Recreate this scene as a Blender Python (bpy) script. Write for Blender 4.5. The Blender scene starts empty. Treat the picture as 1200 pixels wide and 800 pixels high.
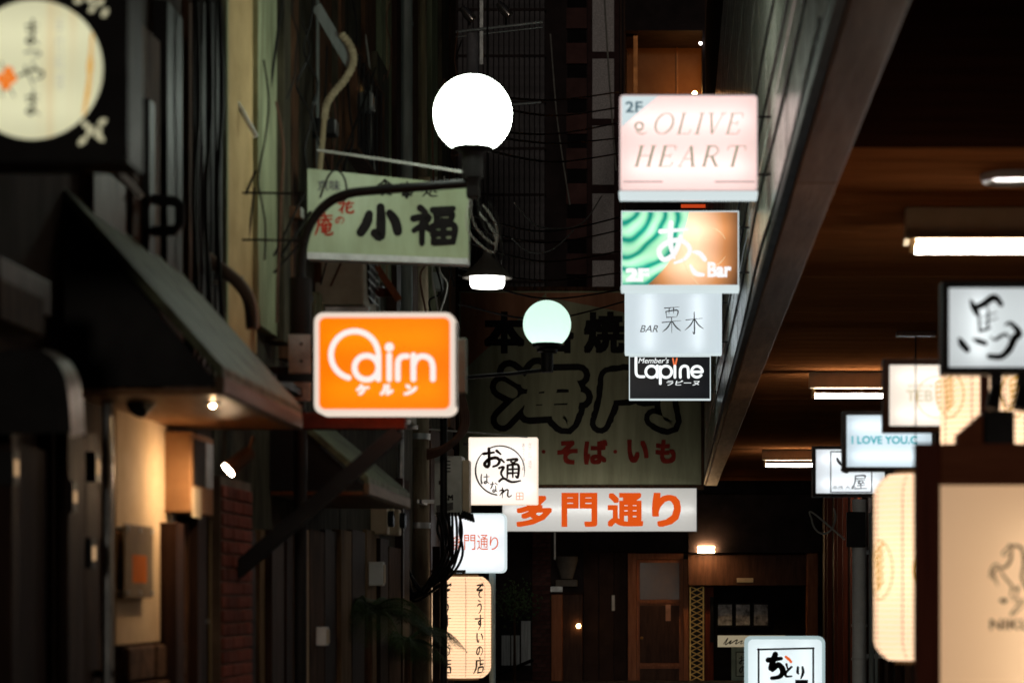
import bpy, math, random
from mathutils import Vector, Matrix
random.seed(7)
R = math.radians
sc = bpy.context.scene
col = sc.collection

# ------------------------------------------------------------------ camera, sky, exposure
K = 2833.333          # focal length in pixels of the 1200 px wide photograph (85 mm)
VX, VY, ZC = 788.0, 700.0, 1.5    # vanishing point of the alley, camera height
cd = bpy.data.cameras.new('camera'); cam = bpy.data.objects.new('camera', cd); col.objects.link(cam)
cam.location = (0, 0, ZC); cam.rotation_euler = (R(90), 0, 0)
cd.sensor_width = 36; cd.lens = 85; cd.clip_start = .2; cd.clip_end = 400
cd.shift_x = (600 - VX) / 1200; cd.shift_y = (VY - 400) / 1200
cd.dof.use_dof = True; cd.dof.focus_distance = 28; cd.dof.aperture_fstop = 2.6
sc.camera = cam
world = bpy.data.worlds.new('World'); sc.world = world; world.use_nodes = True
wn = world.node_tree.nodes; wl = world.node_tree.links
sky = wn.new('ShaderNodeTexSky'); sky.sky_type = 'NISHITA'; sky.sun_disc = False
sky.sun_elevation = R(-4); sky.sun_rotation = R(160)
wl.new(sky.outputs[0], wn['Background'].inputs[0]); wn['Background'].inputs[1].default_value = .12
sl = bpy.data.lights.new('night_fill', 'SUN'); sl.energy = .18; sl.angle = R(5); sl.color = (1, .86, .72)  # weak fill lamp added along the alley to lift the far end
night_fill = bpy.data.objects.new('night_fill', sl); col.objects.link(night_fill); night_fill.rotation_euler = (R(85.3), 0, R(1.7)); night_fill.location = (0, -5, 20)
sc.view_settings.view_transform = 'Standard'; sc.view_settings.look = 'None'
sc.view_settings.exposure = 0; sc.view_settings.gamma = 1
sc.cycles.use_denoising = True
sc.cycles.max_bounces = 6; sc.cycles.diffuse_bounces = 3; sc.cycles.glossy_bounces = 3
sc.cycles.sample_clamp_indirect = 3; sc.cycles.caustics_reflective = False; sc.cycles.caustics_refractive = False

def P(x, y, Y): return Vector(((x - VX) * Y / K, Y, ZC + (VY - y) * Y / K))
XL, XR, XF = -2.2, 2.5, .52          # left fronts, right shop fronts, tiled wall over the arcade
def wy(x, off=0.): return K * (-XL - off) / (VX - x)      # depth where the left fronts pass photo column x

# ------------------------------------------------------------------ materials
MATS = {}
def mat(name, c1, c2=None, scale=6., rough=.75, bump=0., metal=0., st=(1, 1, 1), vary=.12, spec=.13, detail=6., bs=None):
    if name in MATS: return MATS[name]
    m = bpy.data.materials.new(name); m.use_nodes = True; MATS[name] = m
    n = m.node_tree.nodes; l = m.node_tree.links; b = n['Principled BSDF']
    b.inputs['Roughness'].default_value = rough; b.inputs['Metallic'].default_value = metal
    b.inputs['Specular IOR Level'].default_value = spec
    c2 = c2 or tuple(c * .6 for c in c1)
    tc = n.new('ShaderNodeTexCoord'); mp = n.new('ShaderNodeMapping'); mp.inputs['Scale'].default_value = st
    l.new(tc.outputs['Object'], mp.inputs[0])
    no = n.new('ShaderNodeTexNoise'); no.inputs['Scale'].default_value = scale; no.inputs['Detail'].default_value = detail
    no.inputs['Roughness'].default_value = .65
    l.new(mp.outputs[0], no.inputs[0])
    cr = n.new('ShaderNodeValToRGB'); cr.color_ramp.elements[0].position = .33; cr.color_ramp.elements[1].position = .68
    cr.color_ramp.elements[0].color = (*c2, 1); cr.color_ramp.elements[1].color = (*c1, 1)
    l.new(no.outputs[0], cr.inputs[0])
    oi = n.new('ShaderNodeObjectInfo'); mr = n.new('ShaderNodeMapRange')
    mr.inputs[3].default_value = 1 - vary; mr.inputs[4].default_value = 1 + vary
    l.new(oi.outputs['Random'], mr.inputs[0])
    mx = n.new('ShaderNodeMix'); mx.data_type = 'RGBA'; mx.blend_type = 'MULTIPLY'; mx.inputs[0].default_value = 1
    l.new(cr.outputs[0], mx.inputs[6]); l.new(mr.outputs[0], mx.inputs[7]); l.new(mx.outputs[2], b.inputs['Base Color'])
    rr = n.new('ShaderNodeMapRange'); rr.inputs[3].default_value = min(1, rough + .12); rr.inputs[4].default_value = max(.05, rough - .12)
    l.new(no.outputs[0], rr.inputs[0]); l.new(rr.outputs[0], b.inputs['Roughness'])
    if bump:
        bp = n.new('ShaderNodeBump'); bp.inputs['Strength'].default_value = bump; bp.inputs['Distance'].default_value = .01
        n2 = n.new('ShaderNodeTexNoise'); n2.inputs['Scale'].default_value = bs or scale * 4; l.new(mp.outputs[0], n2.inputs[0])
        l.new(n2.outputs[0], bp.inputs['Height']); l.new(bp.outputs[0], b.inputs['Normal'])
    return m

def lit(name, c, e=1., t=.6, dirt=.0, dirtcol=(.8, .45, .12), dscale=(14, 14, 1), sample=True):
    """backlit sheet: it gives off light and lets the tube behind it through"""
    if name in MATS: return MATS[name]
    m = bpy.data.materials.new(name); m.use_nodes = True; MATS[name] = m
    n = m.node_tree.nodes; l = m.node_tree.links; n.remove(n['Principled BSDF'])
    em = n.new('ShaderNodeEmission'); em.inputs[1].default_value = e
    colsock = None
    if dirt:
        tc = n.new('ShaderNodeTexCoord'); mp = n.new('ShaderNodeMapping'); mp.inputs['Scale'].default_value = dscale
        l.new(tc.outputs['Object'], mp.inputs[0])
        no = n.new('ShaderNodeTexNoise'); no.inputs['Scale'].default_value = 1.; no.inputs['Detail'].default_value = 4; l.new(mp.outputs[0], no.inputs[0])
        cr = n.new('ShaderNodeValToRGB'); cr.color_ramp.elements[0].position = .52; cr.color_ramp.elements[1].position = .75
        cr.color_ramp.elements[0].color = (*c, 1); cr.color_ramp.elements[1].color = (*[c[i] * (1 - dirt) + dirtcol[i] * dirt * c[i] for i in range(3)], 1)
        l.new(no.outputs[0], cr.inputs[0]); colsock = cr.outputs[0]
        l.new(colsock, em.inputs[0])
    else: em.inputs[0].default_value = (*c, 1)
    out = n['Material Output']
    ad = n.new('ShaderNodeAddShader'); tr = n.new('ShaderNodeBsdfTranslucent'); tr.inputs[0].default_value = (*[t * q for q in c], 1)
    l.new(em.outputs[0], ad.inputs[0]); l.new(tr.outputs[0], ad.inputs[1])
    gl = n.new('ShaderNodeBsdfGlossy'); gl.inputs[0].default_value = (.008, .008, .008, 1); gl.inputs[1].default_value = .25
    a2 = n.new('ShaderNodeAddShader'); l.new(ad.outputs[0], a2.inputs[0]); l.new(gl.outputs[0], a2.inputs[1])
    l.new(a2.outputs[0], out.inputs[0])
    if not sample: m.cycles.emission_sampling = 'NONE'
    return m

def glow(name, c, e, sample=True):
    if name in MATS: return MATS[name]
    m = bpy.data.materials.new(name); m.use_nodes = True; MATS[name] = m
    n = m.node_tree.nodes; l = m.node_tree.links; n.remove(n['Principled BSDF'])
    em = n.new('ShaderNodeEmission'); em.inputs[0].default_value = (*c, 1); em.inputs[1].default_value = e
    l.new(em.outputs[0], n['Material Output'].inputs[0])
    if not sample: m.cycles.emission_sampling = 'NONE'
    return m

def glass(name, c=(.02, .025, .03), rough=.08):
    return mat(name, c, tuple(q * .7 for q in c), rough=rough, spec=.35, vary=.0)

# ------------------------------------------------------------------ mesh builder
class MB:
    def __init__(s): s.v = []; s.f = []
    def add(s, vs, fs):
        o = len(s.v); s.v += [Vector(v) for v in vs]; s.f += [tuple(i + o for i in f) for f in fs]; return s
    def box(s, x0, x1, y0, y1, z0, z1):
        if x0 > x1: x0, x1 = x1, x0
        if y0 > y1: y0, y1 = y1, y0
        if z0 > z1: z0, z1 = z1, z0
        return s.add([(x0, y0, z0), (x1, y0, z0), (x1, y1, z0), (x0, y1, z0), (x0, y0, z1), (x1, y0, z1), (x1, y1, z1), (x0, y1, z1)],
                     [(3, 2, 1, 0), (4, 5, 6, 7), (0, 1, 5, 4), (1, 2, 6, 5), (2, 3, 7, 6), (3, 0, 4, 7)])
    def obox(s, c, u, v, w):
        c, u, v, w = map(Vector, (c, u, v, w))
        vs = [c + a * u + b * v + d * w for d in (-1, 1) for a, b in ((-1, -1), (1, -1), (1, 1), (-1, 1))]
        return s.add(vs, [(3, 2, 1, 0), (4, 5, 6, 7), (0, 1, 5, 4), (1, 2, 6, 5), (2, 3, 7, 6), (3, 0, 4, 7)])
    def tube(s, pts, r, n=8, cap=True):
        pts = [Vector(p) for p in pts]; rs = r if isinstance(r, (list, tuple)) else [r] * len(pts)
        t0 = (pts[1] - pts[0]).normalized(); ref = Vector((0, 0, 1)) if abs(t0.z) < .9 else Vector((1, 0, 0))
        a = t0.cross(ref).normalized(); base = len(s.v)
        for i, p in enumerate(pts):
            t = (pts[min(i + 1, len(pts) - 1)] - pts[max(i - 1, 0)]).normalized()
            a = (a - t * a.dot(t)); a = a.normalized() if a.length > 1e-6 else t.orthogonal().normalized()
            b = t.cross(a)
            for k in range(n):
                q = 2 * math.pi * k / n; s.v.append(p + rs[i] * (math.cos(q) * a + math.sin(q) * b))
        for i in range(len(pts) - 1):
            for k in range(n):
                s.f.append((base + i * n + k, base + i * n + (k + 1) % n, base + (i + 1) * n + (k + 1) % n, base + (i + 1) * n + k))
        if cap:
            s.f.append(tuple(base + k for k in reversed(range(n)))); e = base + (len(pts) - 1) * n
            s.f.append(tuple(e + k for k in range(n)))
        return s
    def lathe(s, prof, c, n=24, cap=True):
        c = Vector(c); base = len(s.v)
        for r, z in prof:
            for k in range(n):
                q = 2 * math.pi * k / n; s.v.append(c + Vector((r * math.cos(q), r * math.sin(q), z)))
        for i in range(len(prof) - 1):
            for k in range(n):
                s.f.append((base + i * n + k, base + i * n + (k + 1) % n, base + (i + 1) * n + (k + 1) % n, base + (i + 1) * n + k))
        if cap:
            s.f.append(tuple(base + k for k in reversed(range(n)))); e = base + (len(prof) - 1) * n
            s.f.append(tuple(e + k for k in range(n)))
        return s
    def ball(s, c, r, n=32, m=20, a0=-89.5, a1=89.5):
        return s.lathe([(r * math.cos(R(a0 + (a1 - a0) * i / m)), r * math.sin(R(a0 + (a1 - a0) * i / m))) for i in range(m + 1)], c, n)
    def extrude(s, loop, d):
        d = Vector(d); n = len(loop); a = [Vector(p) for p in loop]
        s.add(a + [p + d for p in a], [tuple(reversed(range(n))), tuple(range(n, 2 * n))] + [(i, (i + 1) % n, n + (i + 1) % n, n + i) for i in range(n)]); return s
    def sheet(s, loop): return s.add(loop, [tuple(range(len(loop)))])

def mesh(name, mb, m, loc=(0, 0, 0), smooth=False):
    me = bpy.data.meshes.new(name); L = Vector(loc)
    me.from_pydata([v - L for v in mb.v], [], mb.f); me.update()
    if m: me.materials.append(m)
    if smooth:
        me.shade_smooth(); me.set_sharp_from_angle(angle=R(38))
    return me
def tag(o, label, cat, group=None, kind=None):
    if label: o['label'] = label
    if cat: o['category'] = cat
    if group: o['group'] = group
    if kind: o['kind'] = kind
    return o
def bev(o, w):
    b = o.modifiers.new('bevel', 'BEVEL'); b.width = w; b.segments = 2; b.limit_method = 'ANGLE'; b.angle_limit = R(40)
class Thing:
    def __init__(s, name, label, cat, loc, group=None):
        s.loc = Vector(loc); s.root = bpy.data.objects.new(name, None); s.root.empty_display_size = .1
        col.objects.link(s.root); s.root.location = s.loc; tag(s.root, label, cat, group)
    def part(s, name, mb, m, parent=None, smooth=False, bevel=0, label=None, kind=None):
        o = bpy.data.objects.new(name, mesh(name, mb, m, s.loc, smooth)); col.objects.link(o); o.parent = parent or s.root
        if bevel: bev(o, bevel)
        if label: o['label'] = label
        if kind: o['kind'] = kind
        return o
    def piece(s, name, me, pos, parent=None, rz=0, sc_=None):
        o = bpy.data.objects.new(name, me); col.objects.link(o); o.parent = parent or s.root
        o.location = Vector(pos) - s.loc; o.rotation_euler = (0, 0, rz)
        if sc_: o.scale = sc_
        return o
def single(name, label, cat, mb, m, loc, group=None, smooth=False, bevel=0, kind=None):
    o = bpy.data.objects.new(name, mesh(name, mb, m, loc, smooth)); col.objects.link(o); o.location = loc
    if bevel: bev(o, bevel)
    return tag(o, label, cat, group, kind)
def boxmesh(name, sx, sy, sz, m, w=0.):
    """a block with chamfered edges, origin in its centre"""
    import bmesh
    bm = bmesh.new(); bmesh.ops.create_cube(bm, size=1)
    for v in bm.verts: v.co = Vector((v.co.x * sx, v.co.y * sy, v.co.z * sz))
    if w: bmesh.ops.bevel(bm, geom=bm.edges[:], offset=w, segments=1, affect='EDGES')
    me = bpy.data.meshes.new(name); bm.to_mesh(me); bm.free(); me.materials.append(m); return me
def rrect(x0, x1, z0, z1, r, n=5):
    out = []
    for cx, cz, a in ((x1 - r, z1 - r, 0), (x0 + r, z1 - r, 90), (x0 + r, z0 + r, 180), (x1 - r, z0 + r, 270)):
        for i in range(n + 1):
            q = R(a + 90 * i / n); out.append((cx + r * math.cos(q), cz + r * math.sin(q)))
    return out
def catmull(pts, sub=6):
    if len(pts) < 3 or sub < 2:
        return list(pts)
    out = []
    for i in range(len(pts) - 1):
        p0, p1, p2, p3 = pts[max(i - 1, 0)], pts[i], pts[i + 1], pts[min(i + 2, len(pts) - 1)]
        for k in range(sub):
            t = k / sub
            out.append(tuple(.5 * (2 * b + (c - a) * t + (2 * a - 5 * b + 4 * c - d) * t * t + (3 * b - a - 3 * c + d) * t ** 3) for a, b, c, d in zip(p0, p1, p2, p3)))
    out.append(tuple(pts[-1])); return out
def sag(a, b, s, n=12):
    a, b = Vector(a), Vector(b)
    return [a.lerp(b, i / n) - Vector((0, 0, s * 4 * (i / n) * (1 - i / n))) for i in range(n + 1)]

# ------------------------------------------------------------------ lettering
def flat(Y, d=.002): return lambda x, y, k=0: P(x, y, Y - d - .0004 * k)
def text(mb, s, box, mp, bold=0., shear=0., sp=1.0, k=0):
    c = bpy.data.curves.new('lettering', 'FONT'); c.body = s; c.resolution_u = 3; c.shear = shear; c.space_character = sp
    c.space_line = 1.0; c.align_x = 'CENTER'
    o = bpy.data.objects.new('lettering', c); m = o.to_mesh()
    vs = [v.co.copy() for v in m.vertices]; fs = [tuple(p.vertices) for p in m.polygons]
    o.to_mesh_clear(); bpy.data.objects.remove(o); bpy.data.curves.remove(c)
    x0 = min(v.x for v in vs); x1 = max(v.x for v in vs); y0 = min(v.y for v in vs); y1 = max(v.y for v in vs)
    bx0, by0, bx1, by1 = box
    shifts = [(0, 0)] + ([(bold * a_, bold * b_) for a_ in (-1, 0, 1) for b_ in (-1, 0, 1) if a_ or b_] if bold > 0 else [])
    ux, uy = (x1 - x0) + 2 * max(0, bold), (y1 - y0) + 2 * max(0, bold); m0 = max(0, bold)
    for j, (dx, dy) in enumerate(shifts):
        mb.add([mp(bx0 + (v.x + dx + m0 - x0) / ux * (bx1 - bx0), by1 - (v.y + dy + m0 - y0) / max(1e-6, uy) * (by1 - by0), k + j * .25) for v in vs], fs)
    return mb
G = {
 '小': '52 8 53 45 51 84 38 76/24 26 18 50 4 74/74 24 88 46 94 72',
 '福': '20 4 32 16/5 32 38 27 28 46 6 64/24 46 24 98/32 52 42 62/48 10 94 6/56 21 57 40/56 21 90 19 88 38/57 40 88 38/48 53 51 95/48 53 95 50 94 95/72 53 72 94/51 73 93 71/51 95 93 94',
 '栗': '15 9 88 5/39 9 37 28/60 8 60 28/22 21 26 42/22 21 79 17 75 40/26 42 75 40/4 60 97 53/50 42 51 97/46 58 30 78 6 93/54 57 72 76 96 90',
 '木': '8 38 92 30/50 3 51 96 42 90/46 37 30 62 3 84/54 36 72 60 98 78',
 '屋': '25 8 85 6 84 26/25 27 84 26/25 8 22 50 3 97/35 41 88 38/58 41 42 59 80 56/70 47 86 64/38 75 84 72/60 60 60 94/22 96 98 93',
 'お': '4 28 56 21/30 2 31 78 21 94 8 80 28 58 66 48 84 64 74 84 52 93/70 13 90 30',
 '通': '12 6 26 18/4 40 24 37 12 60 24 80/4 92 24 81 60 95 99 90/40 9 86 6 64 22/58 15 72 26/42 30 40 78/42 30 89 28 88 76 78 72/42 46 88 44/42 61 88 59/65 30 65 76',
 'は': '12 6 7 50 14 96 22 80/40 30 93 26/66 4 68 76 54 93 41 84 52 72 74 80 93 95',
 'な': '7 26 52 20/33 4 25 42 6 66/66 14 90 30/68 40 69 76 50 93 34 83 50 72 90 92',
 'れ': '25 2 25 98/4 31 33 25 4 76/25 55 54 22 69 26 66 76 79 91 98 74',
 'ぞ': '25 10 70 8 20 42 85 38 55 50 40 72 55 90 74 92/80 2 87 15/92 0 99 12',
 'う': '34 4 64 14/20 42 55 29 73 48 62 78 36 98',
 'す': '4 26 96 22/58 2 60 50 48 66 37 52 50 40 63 56 55 80 36 98',
 'い': '18 18 18 66 32 86 42 66/70 23 86 45 89 67',
 'の': '52 18 42 60 25 83 9 65 22 32 52 14 86 30 91 60 62 93',
 '店': '50 0 55 12/18 19 91 15/20 19 18 55 2 98/55 25 55 58/55 41 90 38/38 61 40 93/38 61 85 58 81 93/40 91 81 91',
 'ま': '14 23 86 20/20 43 80 40/52 2 53 76 35 93 17 80 35 69 60 78 90 97',
 'つ': '4 40 55 24 91 45 75 76 38 92',
 'や': '4 50 60 27 93 38 86 58 58 63/55 3 68 22/28 14 62 98',
 'あ': '14 23 84 18/42 2 40 50 50 86/68 35 50 76 22 90 10 68 35 48 70 45 92 65 79 88 52 98',
 'こ': '24 20 76 17 66 30/16 60 26 86 86 88',
 'ぢ': '10 26 76 20/46 4 25 62 60 45 84 65 70 90 28 97',
 'ど': '30 4 43 45/80 24 30 60 19 80 35 94 82 92',
 'り': '26 8 22 46 33 60/70 6 76 50 54 97',
 '海': '12 6 25 19/3 33 16 44/4 93 24 62/46 2 32 28/42 15 96 12/42 33 36 78/42 33 89 30 83 96 70 88/30 56 99 52/36 78 90 75/63 37 60 49/60 60 58 72',
 '門': '16 8 13 55 4 97/16 9 42 7 41 40/15 25 42 24/15 41 42 40/58 9 60 40/58 9 92 6 90 60 94 97 74 88/60 24 90 22/60 40 90 38',
 '食': '50 2 30 22 3 38/50 3 70 20 97 36/50 18 56 26/28 38 76 36 74 66/28 38 28 95 52 84/29 52 74 51/29 66 74 65/70 74 52 82/45 70 64 88 92 97',
 '事': '6 14 95 11/50 1 51 97 40 92/26 24 27 40/26 24 76 22 74 38/27 40 74 38/20 50 82 48 81 74/4 62 97 60/20 75 82 73/20 86 80 85',
 '処': '28 4 22 30 4 62/22 24 48 22 36 60 8 94/20 48 40 74 62 92 98 92/62 22 62 50 54 72/62 22 82 21 82 62 96 66',
 '花': '4 18 96 15/32 3 33 30/66 2 65 30/34 34 22 60 4 76/24 52 24 98/84 42 56 64/54 36 54 84 66 94 94 92 95 78',
 '庵': '50 0 54 12/16 18 94 14/20 18 18 58 2 97/34 32 92 29/60 20 48 42 28 56/62 32 92 54/40 58 42 84/40 58 82 56 80 82/42 71 80 70/42 84 80 82/60 50 60 94 94 94 95 86',
}
def stroke(mb, pts, w, mp, k=0, taper=(.7, .35), sub=6, cap=True, rough=0.):
    p = catmull(pts, sub); n = len(p); L = []; Rr = []
    for i in range(n):
        a = p[max(i - 1, 0)]; b = p[min(i + 1, n - 1)]
        dx, dy = b[0] - a[0], b[1] - a[1]; d = math.hypot(dx, dy) or 1; nx, ny = -dy / d, dx / d
        t = i / max(1, n - 1); h = .5 * w * (taper[0] + (1 - taper[0]) * min(1, t * 2.5)) * (1 - (1 - taper[1]) * max(0, (t - .45) / .55) ** 1.6)
        h *= 1 + rough * random.uniform(-1, 1)
        L.append((p[i][0] + nx * h, p[i][1] + ny * h)); Rr.append((p[i][0] - nx * h, p[i][1] - ny * h))
    loop = [mp(x, y, k) for x, y in L + Rr]
    mb.add(loop, [(i, i + 1, n + i + 1, n + i) for i in range(n - 1)])
    if cap:
        for i, j in ((0, 1), (n - 1, n - 2)):
            dx, dy = p[i][0] - p[j][0], p[i][1] - p[j][1]; a = math.atan2(dy, dx)
            h = .5 * math.hypot(L[i][0] - Rr[i][0], L[i][1] - Rr[i][1])
            mb.sheet([mp(p[i][0] + h * math.cos(a + R(q)), p[i][1] + h * math.sin(a + R(q)), k) for q in range(-90, 91, 30)])
def glyph(mb, ch, box, mp, w=9., k=0, taper=(.75, .45), rough=.08, shear=0.):
    x0, y0, x1, y1 = box; sx, sy = (x1 - x0) / 100, (y1 - y0) / 100
    for j, s in enumerate(G[ch].split('/')):
        q = [float(t) for t in s.split()]
        pts = [(x0 + (a - shear * (b - 50)) * sx, y0 + b * sy) for a, b in zip(q[::2], q[1::2])]
        stroke(mb, pts, w * .5 * (sx + sy), mp, k + j, taper, rough=rough)
    return mb
def arc(cx, cy, r, a0, a1, n=14, ry=None):
    return [(cx + r * math.cos(R(a0 + (a1 - a0) * i / n)), cy + (ry or r) * math.sin(R(a0 + (a1 - a0) * i / n))) for i in range(n + 1)]

# ------------------------------------------------------------------ palette
m_black = mat('black_metal', (.010, .009, .009), rough=.55, vary=.1, spec=.2)
m_blackpl = mat('black_plastic', (.02, .02, .02), rough=.6)
m_dark = mat('dark_timber', (.045, .02, .012), (.014, .007, .005), scale=3, st=(8, 8, .7), rough=.65, bump=.3)
m_darkred = mat('dark_red_steel', (.09, .02, .012), (.04, .012, .008), scale=10, rough=.6, bump=.2)
m_brown = mat('brown_panel', (.10, .045, .025), (.05, .022, .014), scale=3, st=(6, 6, .8), rough=.5, bump=.2)
m_beige = mat('beige_plaster', (.42, .30, .15), (.30, .21, .10), scale=4, rough=.9, bump=.35)
m_dimtan = mat('dim_tan_board', (.24, .15, .08), (.10, .06, .03), scale=3, st=(4, 4, .6), rough=.8, bump=.3)
m_green = mat('aged_pale_plaster', (.30, .32, .20), (.12, .13, .075), scale=2.4, st=(3, 3, .6), rough=.85, bump=.4)
m_soot = mat('sooty_plaster', (.075, .065, .042), (.016, .014, .010), scale=2.6, st=(4, 4, .9), rough=.9, bump=.5, spec=.15)
m_rust = mat('rusty_board', (.12, .058, .03), (.025, .013, .008), scale=5, st=(4, 4, .6), rough=.8, bump=.4)
m_tan = mat('tan_plaster', (.66, .50, .32), (.56, .41, .25), scale=7, rough=.85, bump=.3)
m_pipe = mat('grey_pipe', (.26, .29, .28), (.13, .15, .14), scale=3, st=(3, 3, .5), rough=.5)
m_pipe2 = mat('buff_pipe', (.33, .27, .16), (.15, .12, .07), scale=3, st=(3, 3, .5), rough=.6)
m_steel = mat('galvanised_steel', (.45, .47, .47), (.28, .3, .3), scale=14, rough=.4, metal=.6, spec=.4)
m_cable = mat('cable_black', (.015, .014, .013), rough=.5)
m_whitep = mat('white_paint', (.75, .76, .74), (.62, .63, .6), scale=6, rough=.5)
m_cream = mat('cream_enamel', (.62, .52, .36), (.5, .4, .27), scale=6, rough=.5)
m_ceil = mat('ceiling_wood', (.36, .125, .038), (.21, .07, .021), scale=2.2, st=(.5, 7, 7), rough=1, bump=.08, vary=.07, spec=0)
m_beam = mat('beam_wood', (.42, .21, .10), (.26, .12, .055), scale=2.5, st=(6, .5, 6), rough=.55, bump=.2)
m_slab = mat('pale_wall_slab', (.90, .88, .82), (.34, .40, .29), scale=6.5, st=(1.4, 1.1, .7), rough=.27, bump=.14, vary=.18, spec=.6, bs=14)
m_brick = mat('red_brick', (.22, .06, .04), (.13, .035, .025), scale=12, rough=.85, bump=.5, vary=.3)
m_mortar = mat('mortar', (.22, .17, .14), rough=.95, bump=.3)
m_gran = mat('granite', (.75, .71, .72), (.35, .33, .34), scale=60, rough=.5, detail=2)
m_stone = mat('rough_stone', (.14, .08, .05), (.05, .03, .02), scale=18, rough=.85, bump=.8, vary=.3)
m_road = mat('asphalt', (.06, .06, .06), (.04, .04, .042), scale=20, rough=.75, bump=.4)
m_redwood = mat('red_brown_wood', (.22, .045, .017), (.13, .027, .011), scale=3, st=(8, 8, .6), rough=.6, bump=.12, spec=.15)
m_redwoodh = mat('red_brown_wood_level', (.38, .11, .04), (.24, .065, .024), scale=3, st=(.6, 8, 8), rough=.6, bump=.12, spec=.15)
m_door = mat('door_wood', (.46, .165, .062), (.27, .085, .033), scale=3, st=(7, 7, .7), rough=.4, bump=.1)
m_glass = glass('dark_glass')
m_ink = mat('black_ink', (.008, .007, .007), rough=.6, vary=0)
m_gold = mat('gold_lattice', (.55, .36, .12), (.35, .2, .06), scale=12, rough=.35, metal=.7)
tubew = glow('tube_white', (1, .93, .84), 62)
inner = glow('tube_inner', (1, 1, 1), 5.5)

# ------------------------------------------------------------------ ground
g = MB(); g.sheet([(-60, -20, 0), (60, -20, 0), (60, 90, 0), (-60, 90, 0)])
single('ground', 'dark asphalt ground of the alley', None, g, m_road, (0, 0, 0), kind='structure')

# ------------------------------------------------------------------ left fronts
def front(name, label, y0, y1, h, m, x=XL, back=-7):
    t = Thing(name, label, 'building', (x - .5, (y0 + y1) / 2, 0))
    t.part('wall', MB().box(back, x, y0, y1, 0, h), m)
    return t
def vboard(t, x0, x1, py0, py1, m, off, name='board', bevel=.004):
    """an upright board or pier on the left front between photo columns x0..x1"""
    ya, yb = wy(x0, off), wy(x1, off)
    return t.part(name, MB().box(XL - .02, XL + off, ya, yb, max(0, P(0, py1, ya).z), P(0, py0, ya).z), m, bevel=bevel)

A = front('shop_building', 'near dark timber shop building on the left with pitched awning', 4.5, 11.55, 9, mat('dark_brown_wall', (.05, .028, .018), (.018, .01, .007), scale=2.2, st=(3, 3, .7), rough=.9, bump=.4, spec=.15))
for x0, x1, off, m in ((2, 14, .05, m_rust), (14, 22, .09, m_dark), (62, 80, .05, m_dark), (80, 100, .09, m_dark), (100, 116, .03, m_dark), (232, 242, .09, m_dark)):
    vboard(A, x0, x1, 505, 830, m, off, 'post')
for x0, x1, off in ((22, 62, .03), (84, 98, .02)):
    vboard(A, x0, x1, 520, 830, m_dark, off, 'door_panel')
vboard(A, 207, 216, 612, 830, m_dark, .10, 'post'); vboard(A, 218, 230, 612, 830, m_rust, .05, 'post')
vboard(A, 136, 206, 450, 756, m_tan, .03, 'plaster_panel')
# rough stone plinth below the plaster
ya, yb = wy(137), wy(207); zz = P(0, 757, ya).z
for r_ in range(3):
    y = ya
    while y < yb - .05:
        w = random.uniform(.16, .34); w = min(w, yb - y)
        A.part('stone', MB().box(XL - .02, XL + random.uniform(.045, .075), y + .005, y + w - .005, zz - .15 * (r_ + 1) + .006, zz - .15 * r_ - .004), m_stone, bevel=.012)
        y += w
vboard(A, 195, 205, 686, 756, m_dark, .045, 'name_board')
vboard(A, 156, 188, 15, 320, m_rust, .04, 'board'); vboard(A, 175, 182, 115, 330, m_black, .07, 'strip')
vboard(A, 196, 214, 0, 330, m_black, .06, 'strip'); vboard(A, 222, 226, 0, 380, m_rust, .03, 'board'); vboard(A, 110, 148, 190, 300, m_brown, .05, 'board')
for i, x in enumerate((228, 233, 238, 244, 249, 254, 258)):   # cable riser strips
    vboard(A, x, x + 3, 0, 430, m_black, .04 + .012 * (i % 3), 'riser')
vboard(A, 0, 60, 300, 345, m_brown, .12, 'ledge'); vboard(A, 0, 52, 325, 372, m_rust, .2, 'ledge')

B = front('plaster_building', 'pale plastered building behind the orange sign, stained with soot', 11.6, 15.95, 9.5, m_soot)
vboard(B, 267, 301, -120, 395, m_beige, .03, 'plaster_panel'); vboard(B, 266, 268, -120, 400, m_green, .05, 'corner_trim')
vboard(B, 303, 330, -120, 380, m_green, .06, 'pilaster'); vboard(B, 333, 341, -120, 400, m_soot, .1, 'board')
vboard(B, 343, 350, -120, 420, m_rust, .08, 'board'); vboard(B, 352, 366, -120, 420, m_soot, .05, 'board')
vboard(B, 376, 392, -120, 330, m_rust, .04, 'board'); vboard(B, 396, 406, -120, 330, m_soot, .08, 'board')
for i, x in enumerate((369, 374, 379, 384, 389)): vboard(B, x, x + 3.4, 342, 420, m_green, .05, 'rib')
for x0, x1, off, m in ((288, 300, .05, m_dark), (305, 318, .03, m_dimtan), (319, 333, .07, m_dark), (336, 344, .04, m_dark), (357, 362, .09, m_tan), (363, 380, .07, m_rust), (381, 395, .03, m_dark), (400, 412, .06, m_dimtan), (413, 428, .04, m_dark)):
    vboard(B, x0, x1, 620, 830, m, off, 'board')
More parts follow.
